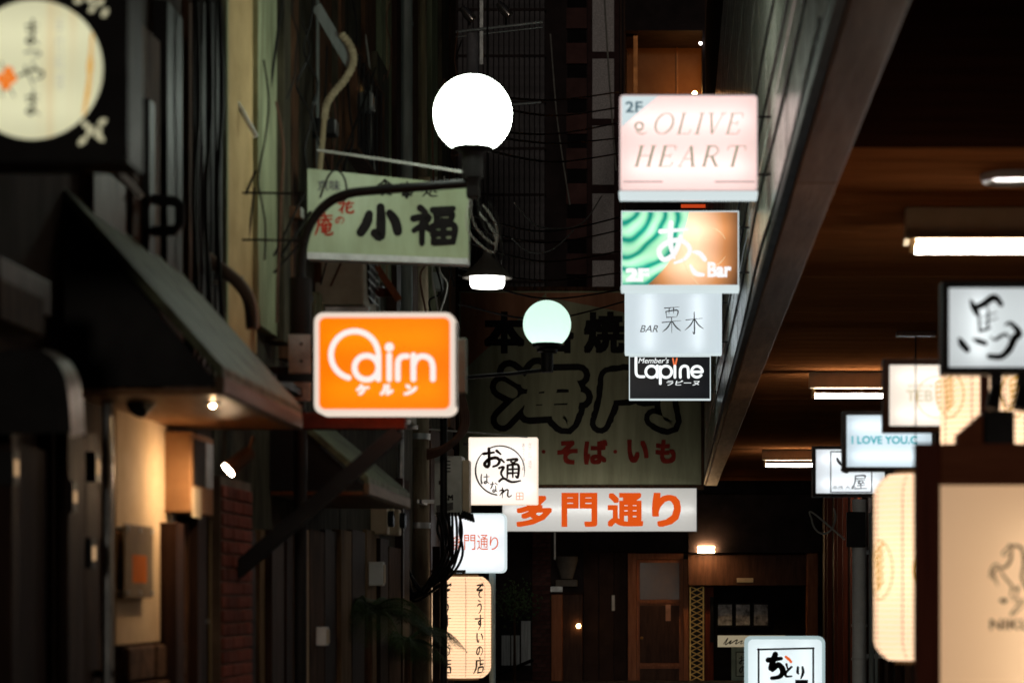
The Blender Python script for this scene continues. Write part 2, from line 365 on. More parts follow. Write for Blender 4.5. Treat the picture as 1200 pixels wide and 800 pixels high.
# brick pier with its courses
ya, yb = wy(252, .03), wy(288, .03)
B.part('pier_core', MB().box(XL - .02, XL + .055, ya, yb, 0, 2.08), m_mortar)
bl = (yb - ya - .02) / 3
bmesh_ = boxmesh('brick', .05, bl - .014, .058, m_brick, .005); bhalf = boxmesh('brick_half', .05, bl / 2 - .014, .058, m_brick, .005)
for r_ in range(22):
    z = .62 + r_ * .066
    if r_ % 2 == 0:
        for c_ in range(3): B.piece('brick', bmesh_, (XL + .04 + random.uniform(0, .004), ya + .01 + bl * (c_ + .5), z))
    else:
        B.piece('brick', bhalf, (XL + .042, ya + .01 + bl * .25, z)); B.piece('brick', bhalf, (XL + .042, ya + .01 + bl * 2.75, z))
        for c_ in range(2): B.piece('brick', bmesh_, (XL + .042, ya + .01 + bl * (c_ + 1), z))

C = front('service_building', 'far left building hung with drain pipes and cables', 16, 24.2, 11, m_soot)
for x0, x1, y0, y1, off, m in ((400, 404, -200, 400, .1, m_rust), (408, 424, -200, 240, .05, m_soot), (428, 440, -200, 330, .08, m_rust), (442, 456, 60, 200, .12, m_soot), (447, 462, -200, 330, .04, m_green), (465, 470, -200, 480, .08, m_dark), (484, 490, -200, 470, .1, m_rust), (506, 516, -200, 480, .08, m_green), (518, 526, -200, 480, .12, m_soot), (528, 534, -200, 500, .08, m_rust),
                           (430, 444, 620, 830, .03, m_dimtan), (446, 455, 630, 830, .06, m_dark), (456, 470, 640, 830, .05, m_rust), (472, 480, 560, 830, .06, m_dark), (505, 520, 500, 830, .05, m_dark), (522, 532, 520, 830, .08, m_rust)):
    vboard(C, x0, x1, y0, y1, m, off)
# cross street side, closing the gap behind the left row
D = front('corner_building', 'dark corner building at the far left beyond the pipes', 30, 43.5, 14, m_soot, x=-4.4)
D.part('ledge', MB().box(-4.42, -4.3, 30, 43.4, 3.3, 3.5), m_dark)

# pitched awnings
def awning(label, yn, yf, zw, ze, xe, warm=True):
    t = Thing('pitched_awning', label, 'awning', (XL, (yn + yf) / 2, ze), 'pitched awnings along the left fronts')
    th = .05
    roof = [(XL, zw), (xe, ze), (xe, ze - th), (XL, zw - th)]
    t.part('roof', MB().extrude([(x, yn, z) for x, z in roof], (0, yf - yn, 0)), mat('green_copper', (.17, .20, .12), (.055, .05, .03), scale=4, st=(1.5, 3, 1.5), rough=.6, bump=.2), bevel=.006)
    t.part('gable', MB().extrude([(XL, yn + .012, zw - th), (xe - .03, yn + .012, ze - th), (xe - .03, yn + .012, ze - .07), (XL, yn + .012, ze - .07)], (0, .03, 0)), m_black)
    t.part('fascia', MB().box(xe - .03, xe + .004, yn, yf, ze - .10, ze - .03), mat('awning_fascia', (.16, .10, .06), (.1, .06, .035), scale=4, st=(4, .5, 4), rough=.5), bevel=.01)
    t.part('soffit', MB().box(XL, xe - .034, yn + .045, yf - .005, ze - .098, ze - .075), mat('soffit_wood', (.34, .17, .07), (.22, .1, .04), scale=3, st=(6, .5, 6), rough=.42), bevel=.004)
    return t
awning('near pitched green awning with black gable over the plaster wall', 8.74, 10.6, 2.98, 2.335, -1.625)
awning('second smaller pitched awning half hidden behind the diagonal brace', 13.2, 15.3, 2.62, 2.16, -1.66)

# ------------------------------------------------------------------ right: tiled wall on an arcade
W = Thing('arcade_building', 'right building with pale slab wall above a timber ceiled arcade', 'building', (XR, 24, 0))
W.part('wall', MB().box(XF + .03, XF + .199, 5, 40.2, 3.46, 11).box(XF + .2, 6, 5, 40.2, 3.51, 11), mat('joint_grey', (.05, .05, .045), rough=.9))
sl_ = boxmesh('wall_slab', .03, 1.175, .58, m_slab, .004)
for i in range(29):
    for j in range(7):
        W.piece('wall_slab', sl_, (XF + .016 + random.uniform(-.002, .002), 5.6 + i * 1.2, 3.735 + j * .6))
W.part('edge_strip', MB().box(XF - .012, XF + .03, 5, 40.2, 3.372, 3.44), m_black, bevel=.004)
for i in range(6):
    a, b = 5 + i * 5.86, 5 + (i + 1) * 5.86 - .008
    W.part('beam', MB().box(XF + .032, XF + .225, a, b, 3.36, 3.455), m_beam, bevel=.008)
cb = boxmesh('ceiling_board', XR - XF - .23, .298, .02, m_ceil, .002); cbd = boxmesh('ceiling_board_dark', XR - XF - .23, .298, .02, mat('shade_toned_board', (.045, .016, .009), (.025, .009, .005), scale=2.2, st=(.5, 7, 7), rough=1, spec=0), .002)  # nearest boards: shade under the ceiling put into a darker wood colour
W.part('ceiling_backing', MB().box(XF + .226, 6, 5, 40.2, 3.47, 3.5), m_black)
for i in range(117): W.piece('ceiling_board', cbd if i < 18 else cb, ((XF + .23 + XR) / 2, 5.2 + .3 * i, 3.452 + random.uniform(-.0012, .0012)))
W.part('shop_wall', MB().box(XR, 6, 5, 40.2, 0, 3.45), m_dark)
for i in range(28):
    y = 8 + i * 1.15
    W.part('wall_post', MB().box(XR - random.choice((.04, .07)), XR + .01, y, y + random.uniform(.08, .16), 0, 3.42), random.choice((m_dark, m_brown, m_redwood)), bevel=.004)

# ------------------------------------------------------------------ end of the alley
YE = 44.
def E(x, y, Y=YE): return P(x, y, Y)
def ebox(t, name, x0, y0, x1, y1, dy0, dy1, m, **kw):
    a, b = E(x0, y1), E(x1, y0)
    return t.part(name, MB().box(a.x, b.x, YE - dy1, YE - dy0, max(0, a.z), b.z), m, **kw)
Z = Thing('end_building', 'tall dark building closing the end of the alley behind the big signboard', 'building', (0, YE + 2, 0))
m_end = mat('end_wall', (.045, .03, .03), (.02, .014, .014), scale=2, rough=.7, bump=.2)
m_rib = mat('rib_tile', (.10, .09, .10), (.05, .045, .05), scale=8, rough=.4)
Z.part('wall', MB().box(-9, E(733, 0).x, YE, YE + 6, 0, 17), m_end)
Z.part('wall', MB().box(E(823, 0).x, 9, YE, YE + 6, 0, 17), m_end)
Z.part('wall', MB().box(E(733, 0).x, E(823, 0).x, YE + 1.4, YE + 6, 0, 17), mat('balcony_wall', (.34, .17, .07), (.26, .12, .05), scale=2, rough=.5, bump=.15))
Z.part('wall', MB().box(E(733, 0).x, E(823, 0).x, YE, YE + 1.4, 0, E(0, 112).z), m_end)
Z.part('lintel', MB().box(E(733, 0).x, E(823, 0).x, YE, YE + 1.4, E(0, 36).z, 17), m_end)
ebox(Z, 'balcony_post', 742, 36, 747, 112, -.5, -.3, mat('copper_post', (.4, .16, .05), rough=.35, metal=.5))
ebox(Z, 'balcony_post', 793, 36, 794.5, 112, -1.39, -1.36, MATS['copper_post'])
rib = boxmesh('louvre', .085, .12, E(0, -120).z - E(0, 350).z, m_rib, .008)
for i in range(17): Z.piece('louvre', rib, (E(540 + i * 6, 0).x, YE - .06, (E(0, -120).z + E(0, 350).z) / 2))
for y in (12, 66, 120, 174, 228, 282, 330): ebox(Z, 'louvre_rail', 536, y, 640, y + 3, .0, .14, m_end)
for i in range(9): ebox(Z, 'spandrel', 664, -30 + i * 41, 688, -30 + i * 41 + 24, 0, .10, mat('spandrel_red', (.10, .03, .025), (.06, .02, .017), scale=3, rough=.5))
for i in range(9): ebox(Z, 'window', 665, -6 + i * 41, 687, 11 + i * 41, .0, .03, mat('dull_pane', (.015, .013, .014), rough=.7, spec=.05))
ebox(Z, 'pillar_backing', 689, -60, 726, 345, 0, .18, mat('pillar_edge', (.07, .03, .03), rough=.6))
for y0, y1 in ((-60, 64), (72, 142), (150, 219), (229, 299), (307, 345)): ebox(Z, 'granite_panel', 694.5, y0, 720, y1, .182, .22, m_gran, bevel=.01)
for x in (727, 731): ebox(Z, 'mullion', x, -60, x + 1.6, 345, .0, .14, m_brown)
for x in (826, 848, 868, 882): ebox(Z, 'mullion', x, -60, x + 3, 250, .0, .1, m_brown)
ebox(Z, 'ledge', 733, 112, 823, 116, -.1, .12, m_end)
# ground floor: dark panels, brick pier, cladding round the entrance
for x0, x1 in ((684, 701), (702, 719), (720, 734)): ebox(Z, 'wall_panel', x0, 625, x1, 810, 0, .05, mat('brown_cladding', (.055, .028, .02), (.03, .016, .012), scale=3, rough=.7), bevel=.008)
a, b = E(624, 800), E(646, 610)
Z.part('pier_core', MB().box(a.x, b.x, YE - .1, YE, 0, b.z), mat('dark_mortar', (.1, .07, .06), rough=.9))
bw = (b.x - a.x) / 2
fb = boxmesh('brick', bw - .012, .03, .066, mat('dark_brick', (.13, .055, .045), (.08, .03, .027), scale=14, rough=.7, vary=.3), .004)
fh = boxmesh('brick_half', bw / 2 - .012, .03, .066, MATS['dark_brick'], .004)
for r_ in range(36):
    z = .04 + r_ * .078
    if z > b.z: break
    if r_ % 2 == 0:
        for c_ in range(2): Z.piece('brick', fb, (a.x + bw * (c_ + .5), YE - .105, z))
    else:
        Z.piece('brick', fb, (a.x + bw, YE - .105, z))
        for q in (.25, 1.75): Z.piece('brick', fh, (a.x + bw * q, YE - .105, z))
ebox(Z, 'fascia_panel', 690, 622, 806, 646, 0, .16, m_end); ebox(Z, 'lintel', 806, 650, 960, 686, 0, .3, m_brown, bevel=.01)
ebox(Z, 'fascia_panel', 806, 580, 960, 648, 0, .5, m_end, bevel=.01)
ebox(Z, 'number_plate', 863, 677, 882, 682, .302, .31, m_cream)
ebox(Z, 'nameplate', 717, 697, 720.5, 715, .052, .06, m_whitep)
door = Thing('panelled_door', 'warm brown panelled door with glazed top at the end of the alley', 'door', (E(774, 0).x, YE - .05, 0))
ebox(door, 'frame', 736, 648, 746, 812, .0, .12, m_door, bevel=.006); ebox(door, 'frame', 801, 655, 807, 812, .0, .12, m_door, bevel=.006); ebox(door, 'frame', 746.2, 648, 800.8, 655, .0, .115, m_door, bevel=.006)
lf = ebox(door, 'leaf', 746.4, 655.3, 800.6, 812, .01, .06, m_door)
ebox(door, 'pane', 750, 659, 796, 702, .062, .068, glass('door_glass', (.12, .07, .05), .12), parent=lf)
ebox(door, 'rail', 748, 703.5, 798, 706, .062, .09, m_door, parent=lf); ebox(door, 'panel', 750, 709, 796, 776, .062, .075, m_brown, parent=lf, bevel=.006)
ebox(door, 'rail', 748, 777.5, 798, 780, .062, .09, m_door, parent=lf); ebox(door, 'panel', 750, 783, 796, 812, .062, .075, m_brown, parent=lf, bevel=.006)
k = MB(); k.ball(tuple(E(752, 747) + Vector((0, -.12, 0))), .03, 12, 8); door.part('knob', k, m_gold, smooth=True, parent=lf)
ebox(door, 'notice', 780, 708, 786, 727, .076, .08, mat('pink_paper', (.7, .36, .25), vary=0), parent=lf)
# gold lattice screen
ls = Thing('lattice_screen', 'narrow gold lattice screen beside the brown door', 'screen', (E(815, 0).x, YE - .1, 0))
ebox(ls, 'backing', 808, 687, 825, 812, 0, .08, m_black)
for x in (808, 823.4): ebox(ls, 'stile', x, 687, x + 1.6, 812, .08, .13, m_gold)
a, b = E(809.6, 812), E(823.4, 687); n = 16
for i in range(n):
    z0 = b.z - (b.z - .0) * (i + 1) / n; z1 = b.z - b.z * i / n
    for s in (0, 1):
        p, q = Vector((a.x, YE - .1, z0 if s else z1)), Vector((b.x, YE - .1, z1 if s else z0))
        d = (q - p); ls.part('lattice_bar', MB().obox((p + q) / 2, d / 2, d.cross(Vector((0, 1, 0))).normalized() * .009, (0, .006 + .004 * s, 0)), m_gold)
# glazed entrance
en = Thing('glazed_entrance', 'dim glazed shop entrance with framed pictures at the end', 'entrance', (E(885, 0).x, YE - .1, 0))
ebox(en, 'jamb', 826, 687, 836, 812, 0, .1, m_redwood, bevel=.006); ebox(en, 'jamb', 944, 648, 957, 812, 0, .4, m_door, bevel=.006)
ebox(en, 'glass_pane', 836.3, 687, 943.7, 812, .02, .03, MATS['dull_pane'])
ebox(en, 'pull_handle', 832, 699, 836, 752, .12, .15, m_black)
for x in (840, 861, 882):
    f_ = ebox(en, 'picture_frame', x, 706, x + 19, 734, .05, .07, m_black)
    ebox(en, 'picture', x + 1.5, 708, x + 17.5, 732, .07, .074, mat('grey_print', (.7, .67, .62), (.08, .07, .06), scale=7, rough=.15, vary=.3), parent=f_)
ebox(en, 'sign_strip', 841, 744, 920, 757.5, .05, .06, lit('strip_lit', (.8, .66, .42), .35, 0))
sm = MB(); stroke(sm, [(848, 754), (853, 747), (850, 755), (857, 750), (855, 754), (864, 749), (862, 754), (870, 750), (868, 754), (880, 749)], 1.2, lambda x, y, k=0: P(x, y, YE - .066)); en.part('lettering', sm, m_ink)
ebox(en, 'menu_sheet', 857, 758, 884, 812, .05, .058, mat('menu_blue', (.35, .5, .47), rough=.6))
fm = ebox(en, 'menu_frame', 862, 763, 878, 792, .06, .064, m_black); ebox(en, 'menu_print', 863, 764, 877, 791, .064, .066, mat('menu_pale', (.45, .6, .56)), parent=fm)
sm = MB(); glyph(sm, 'お', (866, 768, 875, 778), lambda x, y, k=0: P(x, y, YE - .07 - .0003 * k), 14); glyph(sm, 'の', (866, 779, 875, 789), lambda x, y, k=0: P(x, y, YE - .07 - .0003 * k), 14); en.part('lettering', sm, m_ink)
# curtained window on the far left
cw = Thing('curtained_window', 'pale curtained window glowing behind the hanging lantern pole', 'window', (E(605, 0).x, YE - .1, E(0, 782).z))
ebox(cw, 'frame', 586, 722, 624, 785, 0, .05, m_black)
for x0, x1 in ((588, 598), (599.5, 609), (611, 622)): ebox(cw, 'pane', x0, 727 if x0 > 600 else 744, x1, 779, .05, .058, mat('curtain', (.75, .8, .8), (.4, .45, .46), scale=3, st=(12, 1, .6), rough=.3, vary=.15))
rl = MB(); rl.tube(sag(E(584, 790) + Vector((0, -.3, 0)), E(626, 772) + Vector((0, -.3, 0)), 0, 4), .03); cw.part('rail', rl, m_black, smooth=True)

# ------------------------------------------------------------------ lit signs
def lightbox(name, label, px, Y, face, frame, fw=.02, depth=.14, rad=.012, tubes=2, tube_m=None, vertical=False, lip=0., group=None):
    a, b = P(px[0], px[3], Y), P(px[2], px[1], Y); x0, x1, z0, z1 = a.x, b.x, a.z, b.z
    t = Thing(name, label, 'sign', ((x0 + x1) / 2, Y + depth / 2, z0), group)
    o = rrect(x0, x1, z0, z1, rad); i = rrect(x0 + fw, x1 - fw, z0 + fw, z1 - fw, max(.003, rad - fw * .6)); n = len(o)
    vs = [(x, y, z) for y in (Y - lip, Y + depth + lip) for lp in (o, i) for x, z in lp]   # of if ob ib
    fs = []
    for k in range(n):
        j = (k + 1) % n
        fs += [(k, j, n + j, n + k), (2 * n + j, 2 * n + k, 3 * n + k, 3 * n + j), (k, 2 * n + k, 2 * n + j, j), (n + j, 3 * n + j, 3 * n + k, n + k)]
    h = t.part('housing', MB().add(vs, fs), frame, bevel=.003)
    e = fw * .35; r = rrect(x0 + fw - e, x1 - fw + e, z0 + fw - e, z1 - fw + e, max(.003, rad - fw * .4))
    t.part('face_panel', MB().sheet([(x, Y + .006, z) for x, z in r]), face)
    t.part('face_panel', MB().sheet([(x, Y + depth - .006, z) for x, z in reversed(r)]), face)
    for q in range(tubes):
        f = (q + .5) / tubes; m = fw + .03
        if vertical: pts = [(x0 + (x1 - x0) * f, Y + depth * .5, z0 + m), (x0 + (x1 - x0) * f, Y + depth * .5, z1 - m)]
        else: pts = [(x0 + m, Y + depth * .5, z0 + (z1 - z0) * f), (x1 - m, Y + depth * .5, z0 + (z1 - z0) * f)]
        t.part('fluorescent_tube', MB().tube(pts, .012, 8), tube_m or inner, parent=h)
    t.x0, t.x1, t.z0, t.z1, t.Y, t.d = x0, x1, z0, z1, Y, depth
    return t
def arms(t, x, m=None, zs=(.2, .8), r=.012):
    """bracket arms from the sign to the wall at x"""
    for f in zs:
        z = t.z0 + (t.z1 - t.z0) * f; xs = t.x0 if x < t.x0 else t.x1
        t.part('bracket', MB().box(min(x, xs), max(x, xs), t.Y + t.d / 2 - r, t.Y + t.d / 2 + r, z - r, z + r), m or m_black)
def ink(t, name, fn, m): mb = MB(); fn(mb); return t.part(name, mb, m)
def pinks(c, e): return glow('print_%d_%d_%d' % tuple(int(q * 255) for q in c) + '_%d' % int(e * 100), c, e, sample=False)

# --- OLIVE HEART, serif capitals drawn as thick and thin strokes
LAT = {'O': [('E',)], 'L': [(0, 0, 22, 0, 't'), (11, 0, 11, 100, 'T'), (0, 100, 60, 100, 't'), (60, 100, 64, 78, 't')],
       'I': [(0, 0, 24, 0, 't'), (12, 0, 12, 100, 'T'), (0, 100, 24, 100, 't')], 'V': [(0, 0, 26, 0, 't'), (13, 0, 42, 100, 'T'), (42, 100, 72, 0, 't'), (60, 0, 86, 0, 't')],
       'E': [(0, 0, 60, 0, 't'), (60, 0, 64, 22, 't'), (11, 0, 11, 100, 'T'), (11, 48, 46, 48, 't'), (46, 38, 46, 58, 't'), (0, 100, 60, 100, 't'), (60, 100, 64, 78, 't')],
       'H': [(0, 0, 24, 0, 't'), (0, 100, 24, 100, 't'), (12, 0, 12, 100, 'T'), (12, 48, 68, 48, 't'), (68, 0, 68, 100, 'T'), (56, 0, 80, 0, 't'), (56, 100, 80, 100, 't')],
       'A': [(40, 0, 10, 100, 't'), (40, 0, 72, 100, 'T'), (22, 64, 60, 64, 't'), (0, 100, 22, 100, 't'), (60, 100, 86, 100, 't')],
       'R': [(0, 0, 40, 0, 't'), (12, 0, 12, 100, 'T'), (0, 100, 24, 100, 't'), ('B',), (36, 50, 70, 100, 'T'), (64, 100, 82, 98, 't')],
       'T': [(0, 0, 76, 0, 't'), (0, 0, -4, 22, 't'), (76, 0, 80, 22, 't'), (38, 0, 38, 100, 'T'), (26, 100, 50, 100, 't')]}
def serif(mb, s, box, mp, widths, T=10., t=4., shear=.26):
    x0, y0, x1, y1 = box; H = (y1 - y0) / 100.; tot = sum(widths) ; sx = (x1 - x0) / tot; x = x0; k = 0
    for ch, w in zip(s, widths):
        def q(a, b): return (x + a * sx * .82 - shear * (b - 50) * H, y0 + b * H)
        for seg in LAT[ch]:
            k += 1
            if seg[0] == 'E':
                pts = [(44 + 42 * math.cos(R(a)), 50 + 50 * math.sin(R(a))) for a in range(0, 361, 15)]
                for i in range(24):
                    wd = t + (T - t) * abs(math.cos(R(i * 15 + 7)))
                    stroke(mb, [q(*pts[i]), q(*pts[i + 1])], wd * H, mp, k + i % 2, (1, 1), cap=False)
            elif seg[0] == 'B': stroke(mb, [q(*p) for p in ((12, 2), (44, 3), (60, 25), (44, 49), (12, 50))], t * 1.5 * H, mp, k, (1, 1), cap=False)
            else: stroke(mb, [q(seg[0], seg[1]), q(seg[2], seg[3])], (T if seg[4] == 'T' else t) * H, mp, k, (1, 1), cap=False)
        x += w * sx
YO = 12.75
s = lightbox('projecting_sign', 'pink lightbox sign reading OLIVE HEART, highest on the right wall', (726, 111, 888, 224), YO, lit('pink_face', (1, .79, .75), .50, .70, dirt=.2, dirtcol=(.62, .58, .5), dscale=(5, 1, 1.6)), lit('pink_rim', (1, .8, .77), .45, .2), .008, .16, .022)
fo = flat(YO + .006)
oc = pinks((.34, .33, .20), .8)
ink(s, 'lettering', lambda m: serif(m, 'OLIVE', (768, 133, 874, 157), fo, (96, 72, 36, 88, 72), 8, 3), oc)
ink(s, 'lettering', lambda m: serif(m, 'HEART', (746, 171, 876, 195), fo, (92, 76, 92, 88, 80), 11, 3.4), oc)
ink(s, 'corner_patch', lambda m: m.sheet([fo(728.5, 113), fo(771, 113), fo(728.5, 149)]), pinks((.72, .84, .86), .92))
ink(s, 'lettering', lambda m: text(m, '2F', (733, 119, 753, 132), lambda x, y, k=0: fo(x, y, 2), .02), pinks((.10, .18, .22), .8))
def crest(m):
    for a in (0, 120, 240): stroke(m, arc(749, 148, 4.5, a, a + 170, 8), 2.2, fo, 1 + a // 120, (.5, .3))
    stroke(m, [(745, 154), (752, 157), (758, 155)], 1.2, fo, 5)
ink(s, 'emblem', crest, oc)
ink(s, 'rule', lambda m: (stroke(m, [(731, 213), (776, 213)], 1.4, fo, 0, (1, 1)), stroke(m, [(838, 213), (884, 213)], 1.4, fo, 0, (1, 1))), pinks((.4, .3, .28), .7))
s.part('drip_edge', MB().box(s.x0 - .003, s.x1, YO - .012, YO + .17, s.z0 - .026, s.z0 - .001), lit('white_rim', (.85, .95, .96), .60, .3), bevel=.004)
arms(s, XF + .01, r=.006)

# --- green and orange bar sign
def barmat():
    m = bpy.data.materials.new('marbled_print'); m.use_nodes = True; n = m.node_tree.nodes; l = m.node_tree.links; n.remove(n['Principled BSDF'])
    tc = n.new('ShaderNodeTexCoord'); mp = n.new('ShaderNodeMapping'); l.new(tc.outputs['Object'], mp.inputs[0])
    mp.inputs['Location'].default_value = (.397, 0, -.506)     # top left corner of the panel
    ln = n.new('ShaderNodeVectorMath'); ln.operation = 'LENGTH'; mp.inputs['Scale'].default_value = (1, 0, 1); l.new(mp.outputs[0], ln.inputs[0])
    no = n.new('ShaderNodeTexNoise'); no.inputs['Scale'].default_value = 4; no.inputs['Detail'].default_value = 1; l.new(mp.outputs[0], no.inputs[0])
    ad = n.new('ShaderNodeMath'); ad.operation = 'MULTIPLY_ADD'; ad.inputs[1].default_value = .16; l.new(no.outputs[0], ad.inputs[0]); l.new(ln.outputs['Value'], ad.inputs[2])
    sn = n.new('ShaderNodeMath'); sn.operation = 'MULTIPLY'; sn.inputs[1].default_value = 62; l.new(ad.outputs[0], sn.inputs[0])
    s2 = n.new('ShaderNodeMath'); s2.operation = 'SINE'; l.new(sn.outputs[0], s2.inputs[0])
    cr = n.new('ShaderNodeValToRGB'); cr.color_ramp.elements[0].position = 0; cr.color_ramp.elements[0].color = (.0, .20, .15, 1)
    cr.color_ramp.elements[1].color = (.42, .70, .48, 1); e = cr.color_ramp.elements.new(.3); e.color = (.16, .50, .32, 1)
    mr = n.new('ShaderNodeMapRange'); mr.inputs[1].default_value = -1; l.new(s2.outputs[0], mr.inputs[0]); l.new(mr.outputs[0], cr.inputs[0])
    # orange side, fading to dark brown ink at the right edge
    m3 = n.new('ShaderNodeMapping'); m3.inputs['Scale'].default_value = (1, 1, .55); m3.inputs['Location'].default_value = (-.46, 0, .10); l.new(mp.outputs[0], m3.inputs[0])
    sx = n.new('ShaderNodeVectorMath'); sx.operation = 'LENGTH'; l.new(m3.outputs[0], sx.inputs[0])
    c2 = n.new('ShaderNodeValToRGB'); c2.color_ramp.elements[0].color = (.90, .62, .42, 1); c2.color_ramp.elements[0].position = .06
    c2.color_ramp.elements[1].color = (.05, .02, .01, 1); c2.color_ramp.elements[1].position = .37; e = c2.color_ramp.elements.new(.24); e.color = (.48, .20, .075, 1)
    l.new(sx.outputs['Value'], c2.inputs[0])
    mk = n.new('ShaderNodeVectorMath'); mk.operation = 'DISTANCE'; mk.inputs[1].default_value = (-.3, 0, .1); l.new(mp.outputs[0], mk.inputs[0])
    gt = n.new('ShaderNodeMath'); gt.operation = 'GREATER_THAN'; gt.inputs[1].default_value = .765; l.new(mk.outputs['Value'], gt.inputs[0])
    mx = n.new('ShaderNodeMix'); mx.data_type = 'RGBA'; l.new(gt.outputs[0], mx.inputs[0]); l.new(cr.outputs[0], mx.inputs[6]); l.new(c2.outputs[0], mx.inputs[7])
    em = n.new('ShaderNodeEmission'); em.inputs[1].default_value = .62; l.new(mx.outputs[2], em.inputs[0])
    tr = n.new('ShaderNodeBsdfTranslucent'); l.new(mx.outputs[2], tr.inputs[0]); ad2 = n.new('ShaderNodeAddShader')
    l.new(em.outputs[0], ad2.inputs[0]); l.new(tr.outputs[0], ad2.inputs[1]); l.new(ad2.outputs[0], n['Material Output'].inputs[0]); return m
YB = 16.3
m_rim = lit('white_rim', (.85, .95, .96), .6, .3)
s = lightbox('projecting_sign', 'green and orange marbled lightbox sign reading 2F Bar', (728, 247, 866, 335), YB, barmat(), m_rim, .008, .16, .004)
fo = flat(YB + .006); wl_ = pinks((1, 1, 1), 1.0)
ink(s, 'lettering', lambda m: glyph(m, 'あ', (768, 260, 812, 309), fo, 14, 0, (.9, .5), 0.05), wl_)
ink(s, 'lettering', lambda m: stroke(m, [(812, 295), (820, 297), (826, 304)], 6, fo, 1, (.4, .9)), wl_); ink(s, 'lettering', lambda m: stroke(m, [(809, 311), (815, 320), (824, 322)], 6, fo, 2, (.5, .7)), wl_)
ink(s, 'lettering', lambda m: text(m, 'Bar', (829, 307, 857, 325), fo, .045), wl_)
ink(s, 'lettering', lambda m: text(m, '2F', (733, 314, 761, 330), fo, .07), wl_)
ink(s, 'gold_line', lambda m: (stroke(m, arc(828, 290, 24, -80, -25), .8, fo, 6, (.3, .5)), stroke(m, arc(828, 290, 24, 25, 75), .8, fo, 6, (.3, .5)), stroke(m, [(800, 302), (806, 318), (818, 333)], .8, fo, 7, (.3, .6)), stroke(m, [(826, 281), (833, 281)], .9, fo, 8)), pinks((1, .85, .5), .9))
s.part('drip_edge', MB().box(s.x0 - .003, s.x1 + .003, YB - .012, YB + .17, s.z0 - .03, s.z0 - .001), m_rim, bevel=.004)
arms(s, XF + .01, r=.006)

# --- white sign with thin brush letters
YK = 21.9
s = lightbox('projecting_sign', 'plain white lightbox sign with two thin black brush characters', (732, 338, 846, 415), YK, lit('cool_white_face', (.86, .95, 1), .42, .5, dirt=.2, dirtcol=(.62, .58, .5), dscale=(5, 1, 1.6)), m_rim, .008, .16, .01, vertical=True)
fo = flat(YK + .006)
ink(s, 'lettering', lambda m: (glyph(m, '栗', (775, 358, 799, 391), fo, 5.5, 0, (.7, .25)), glyph(m, '木', (802, 365, 825, 391), fo, 6, 0, (.7, .25))), m_ink)
ink(s, 'lettering', lambda m: text(m, 'BAR', (750, 381, 771, 389), fo, 0, .3), mat('grey_ink', (.16, .16, .17), vary=0))
for f in (.1, .85): s.part('bolt', MB().box(s.x1 - .002, s.x1 + .012, YK + .02, YK + .05, s.z0 + (s.z1 - s.z0) * f, s.z0 + (s.z1 - s.z0) * f + .03), m_black)
arms(s, XF + .01, r=.006)

# --- black members bar sign
YP = 28.6
s = lightbox('projecting_sign', 'black lightbox sign with white rounded letters and red rabbit ears', (737, 417, 833, 468), YP, lit('black_face', (.006, .007, .009), .8, .4), m_rim, .012, .16, .004, tube_m=glow('tube_dim', (.9, .95, 1), 3))
fo = flat(YP + .006)
def lap(m):
    c = lambda x, y: (720 + x / 5.333, 330 + y / 5.333); W = 3.3
    S = lambda pts, k=0, w=W, sub=3: stroke(m, [c(*p) for p in pts], w, fo, k, (1, 1), sub=sub)
    S([(135, 474), (135, 560), (142, 585), (160, 593), (185, 593)]); S(arc(232, 562, 36, 0, 360, 24), 1, W, 1); S([(268, 525), (268, 597)], 2)
    S(arc(322, 562, 36, 0, 360, 24), 3, W, 1); S([(287, 530), (287, 636)], 4); S([(378, 527), (378, 597)], 5)
    S([(412, 597), (412, 550), (425, 530), (445, 527), (460, 540), (463, 597)], 6); S([(482, 563), (548, 563)], 7); S(arc(516, 562, 34, 0, -320, 22), 8, W, 1)
ink(s, 'lettering', lap, pinks((.95, 1, 1), 1.1))
ink(s, 'lettering', lambda m: text(m, "Member's", (748, 419, 784, 425.5), fo, .012, .25), pinks((.95, 1, 1), .9))
ink(s, 'lettering', lambda m: text(m, 'ラピーヌ', (781, 445.5, 820, 451.5), fo, .02, .15), pinks((.95, 1, 1), .9))
ink(s, 'rabbit_ears', lambda m: (stroke(m, [(790, 427.5), (788.5, 420)], 2.4, fo, 2, (.8, .8)), stroke(m, [(791.5, 427.5), (793.2, 420)], 2.4, fo, 3, (.8, .8))), pinks((1, .22, .08), .9))
arms(s, XF + .01, r=.006)

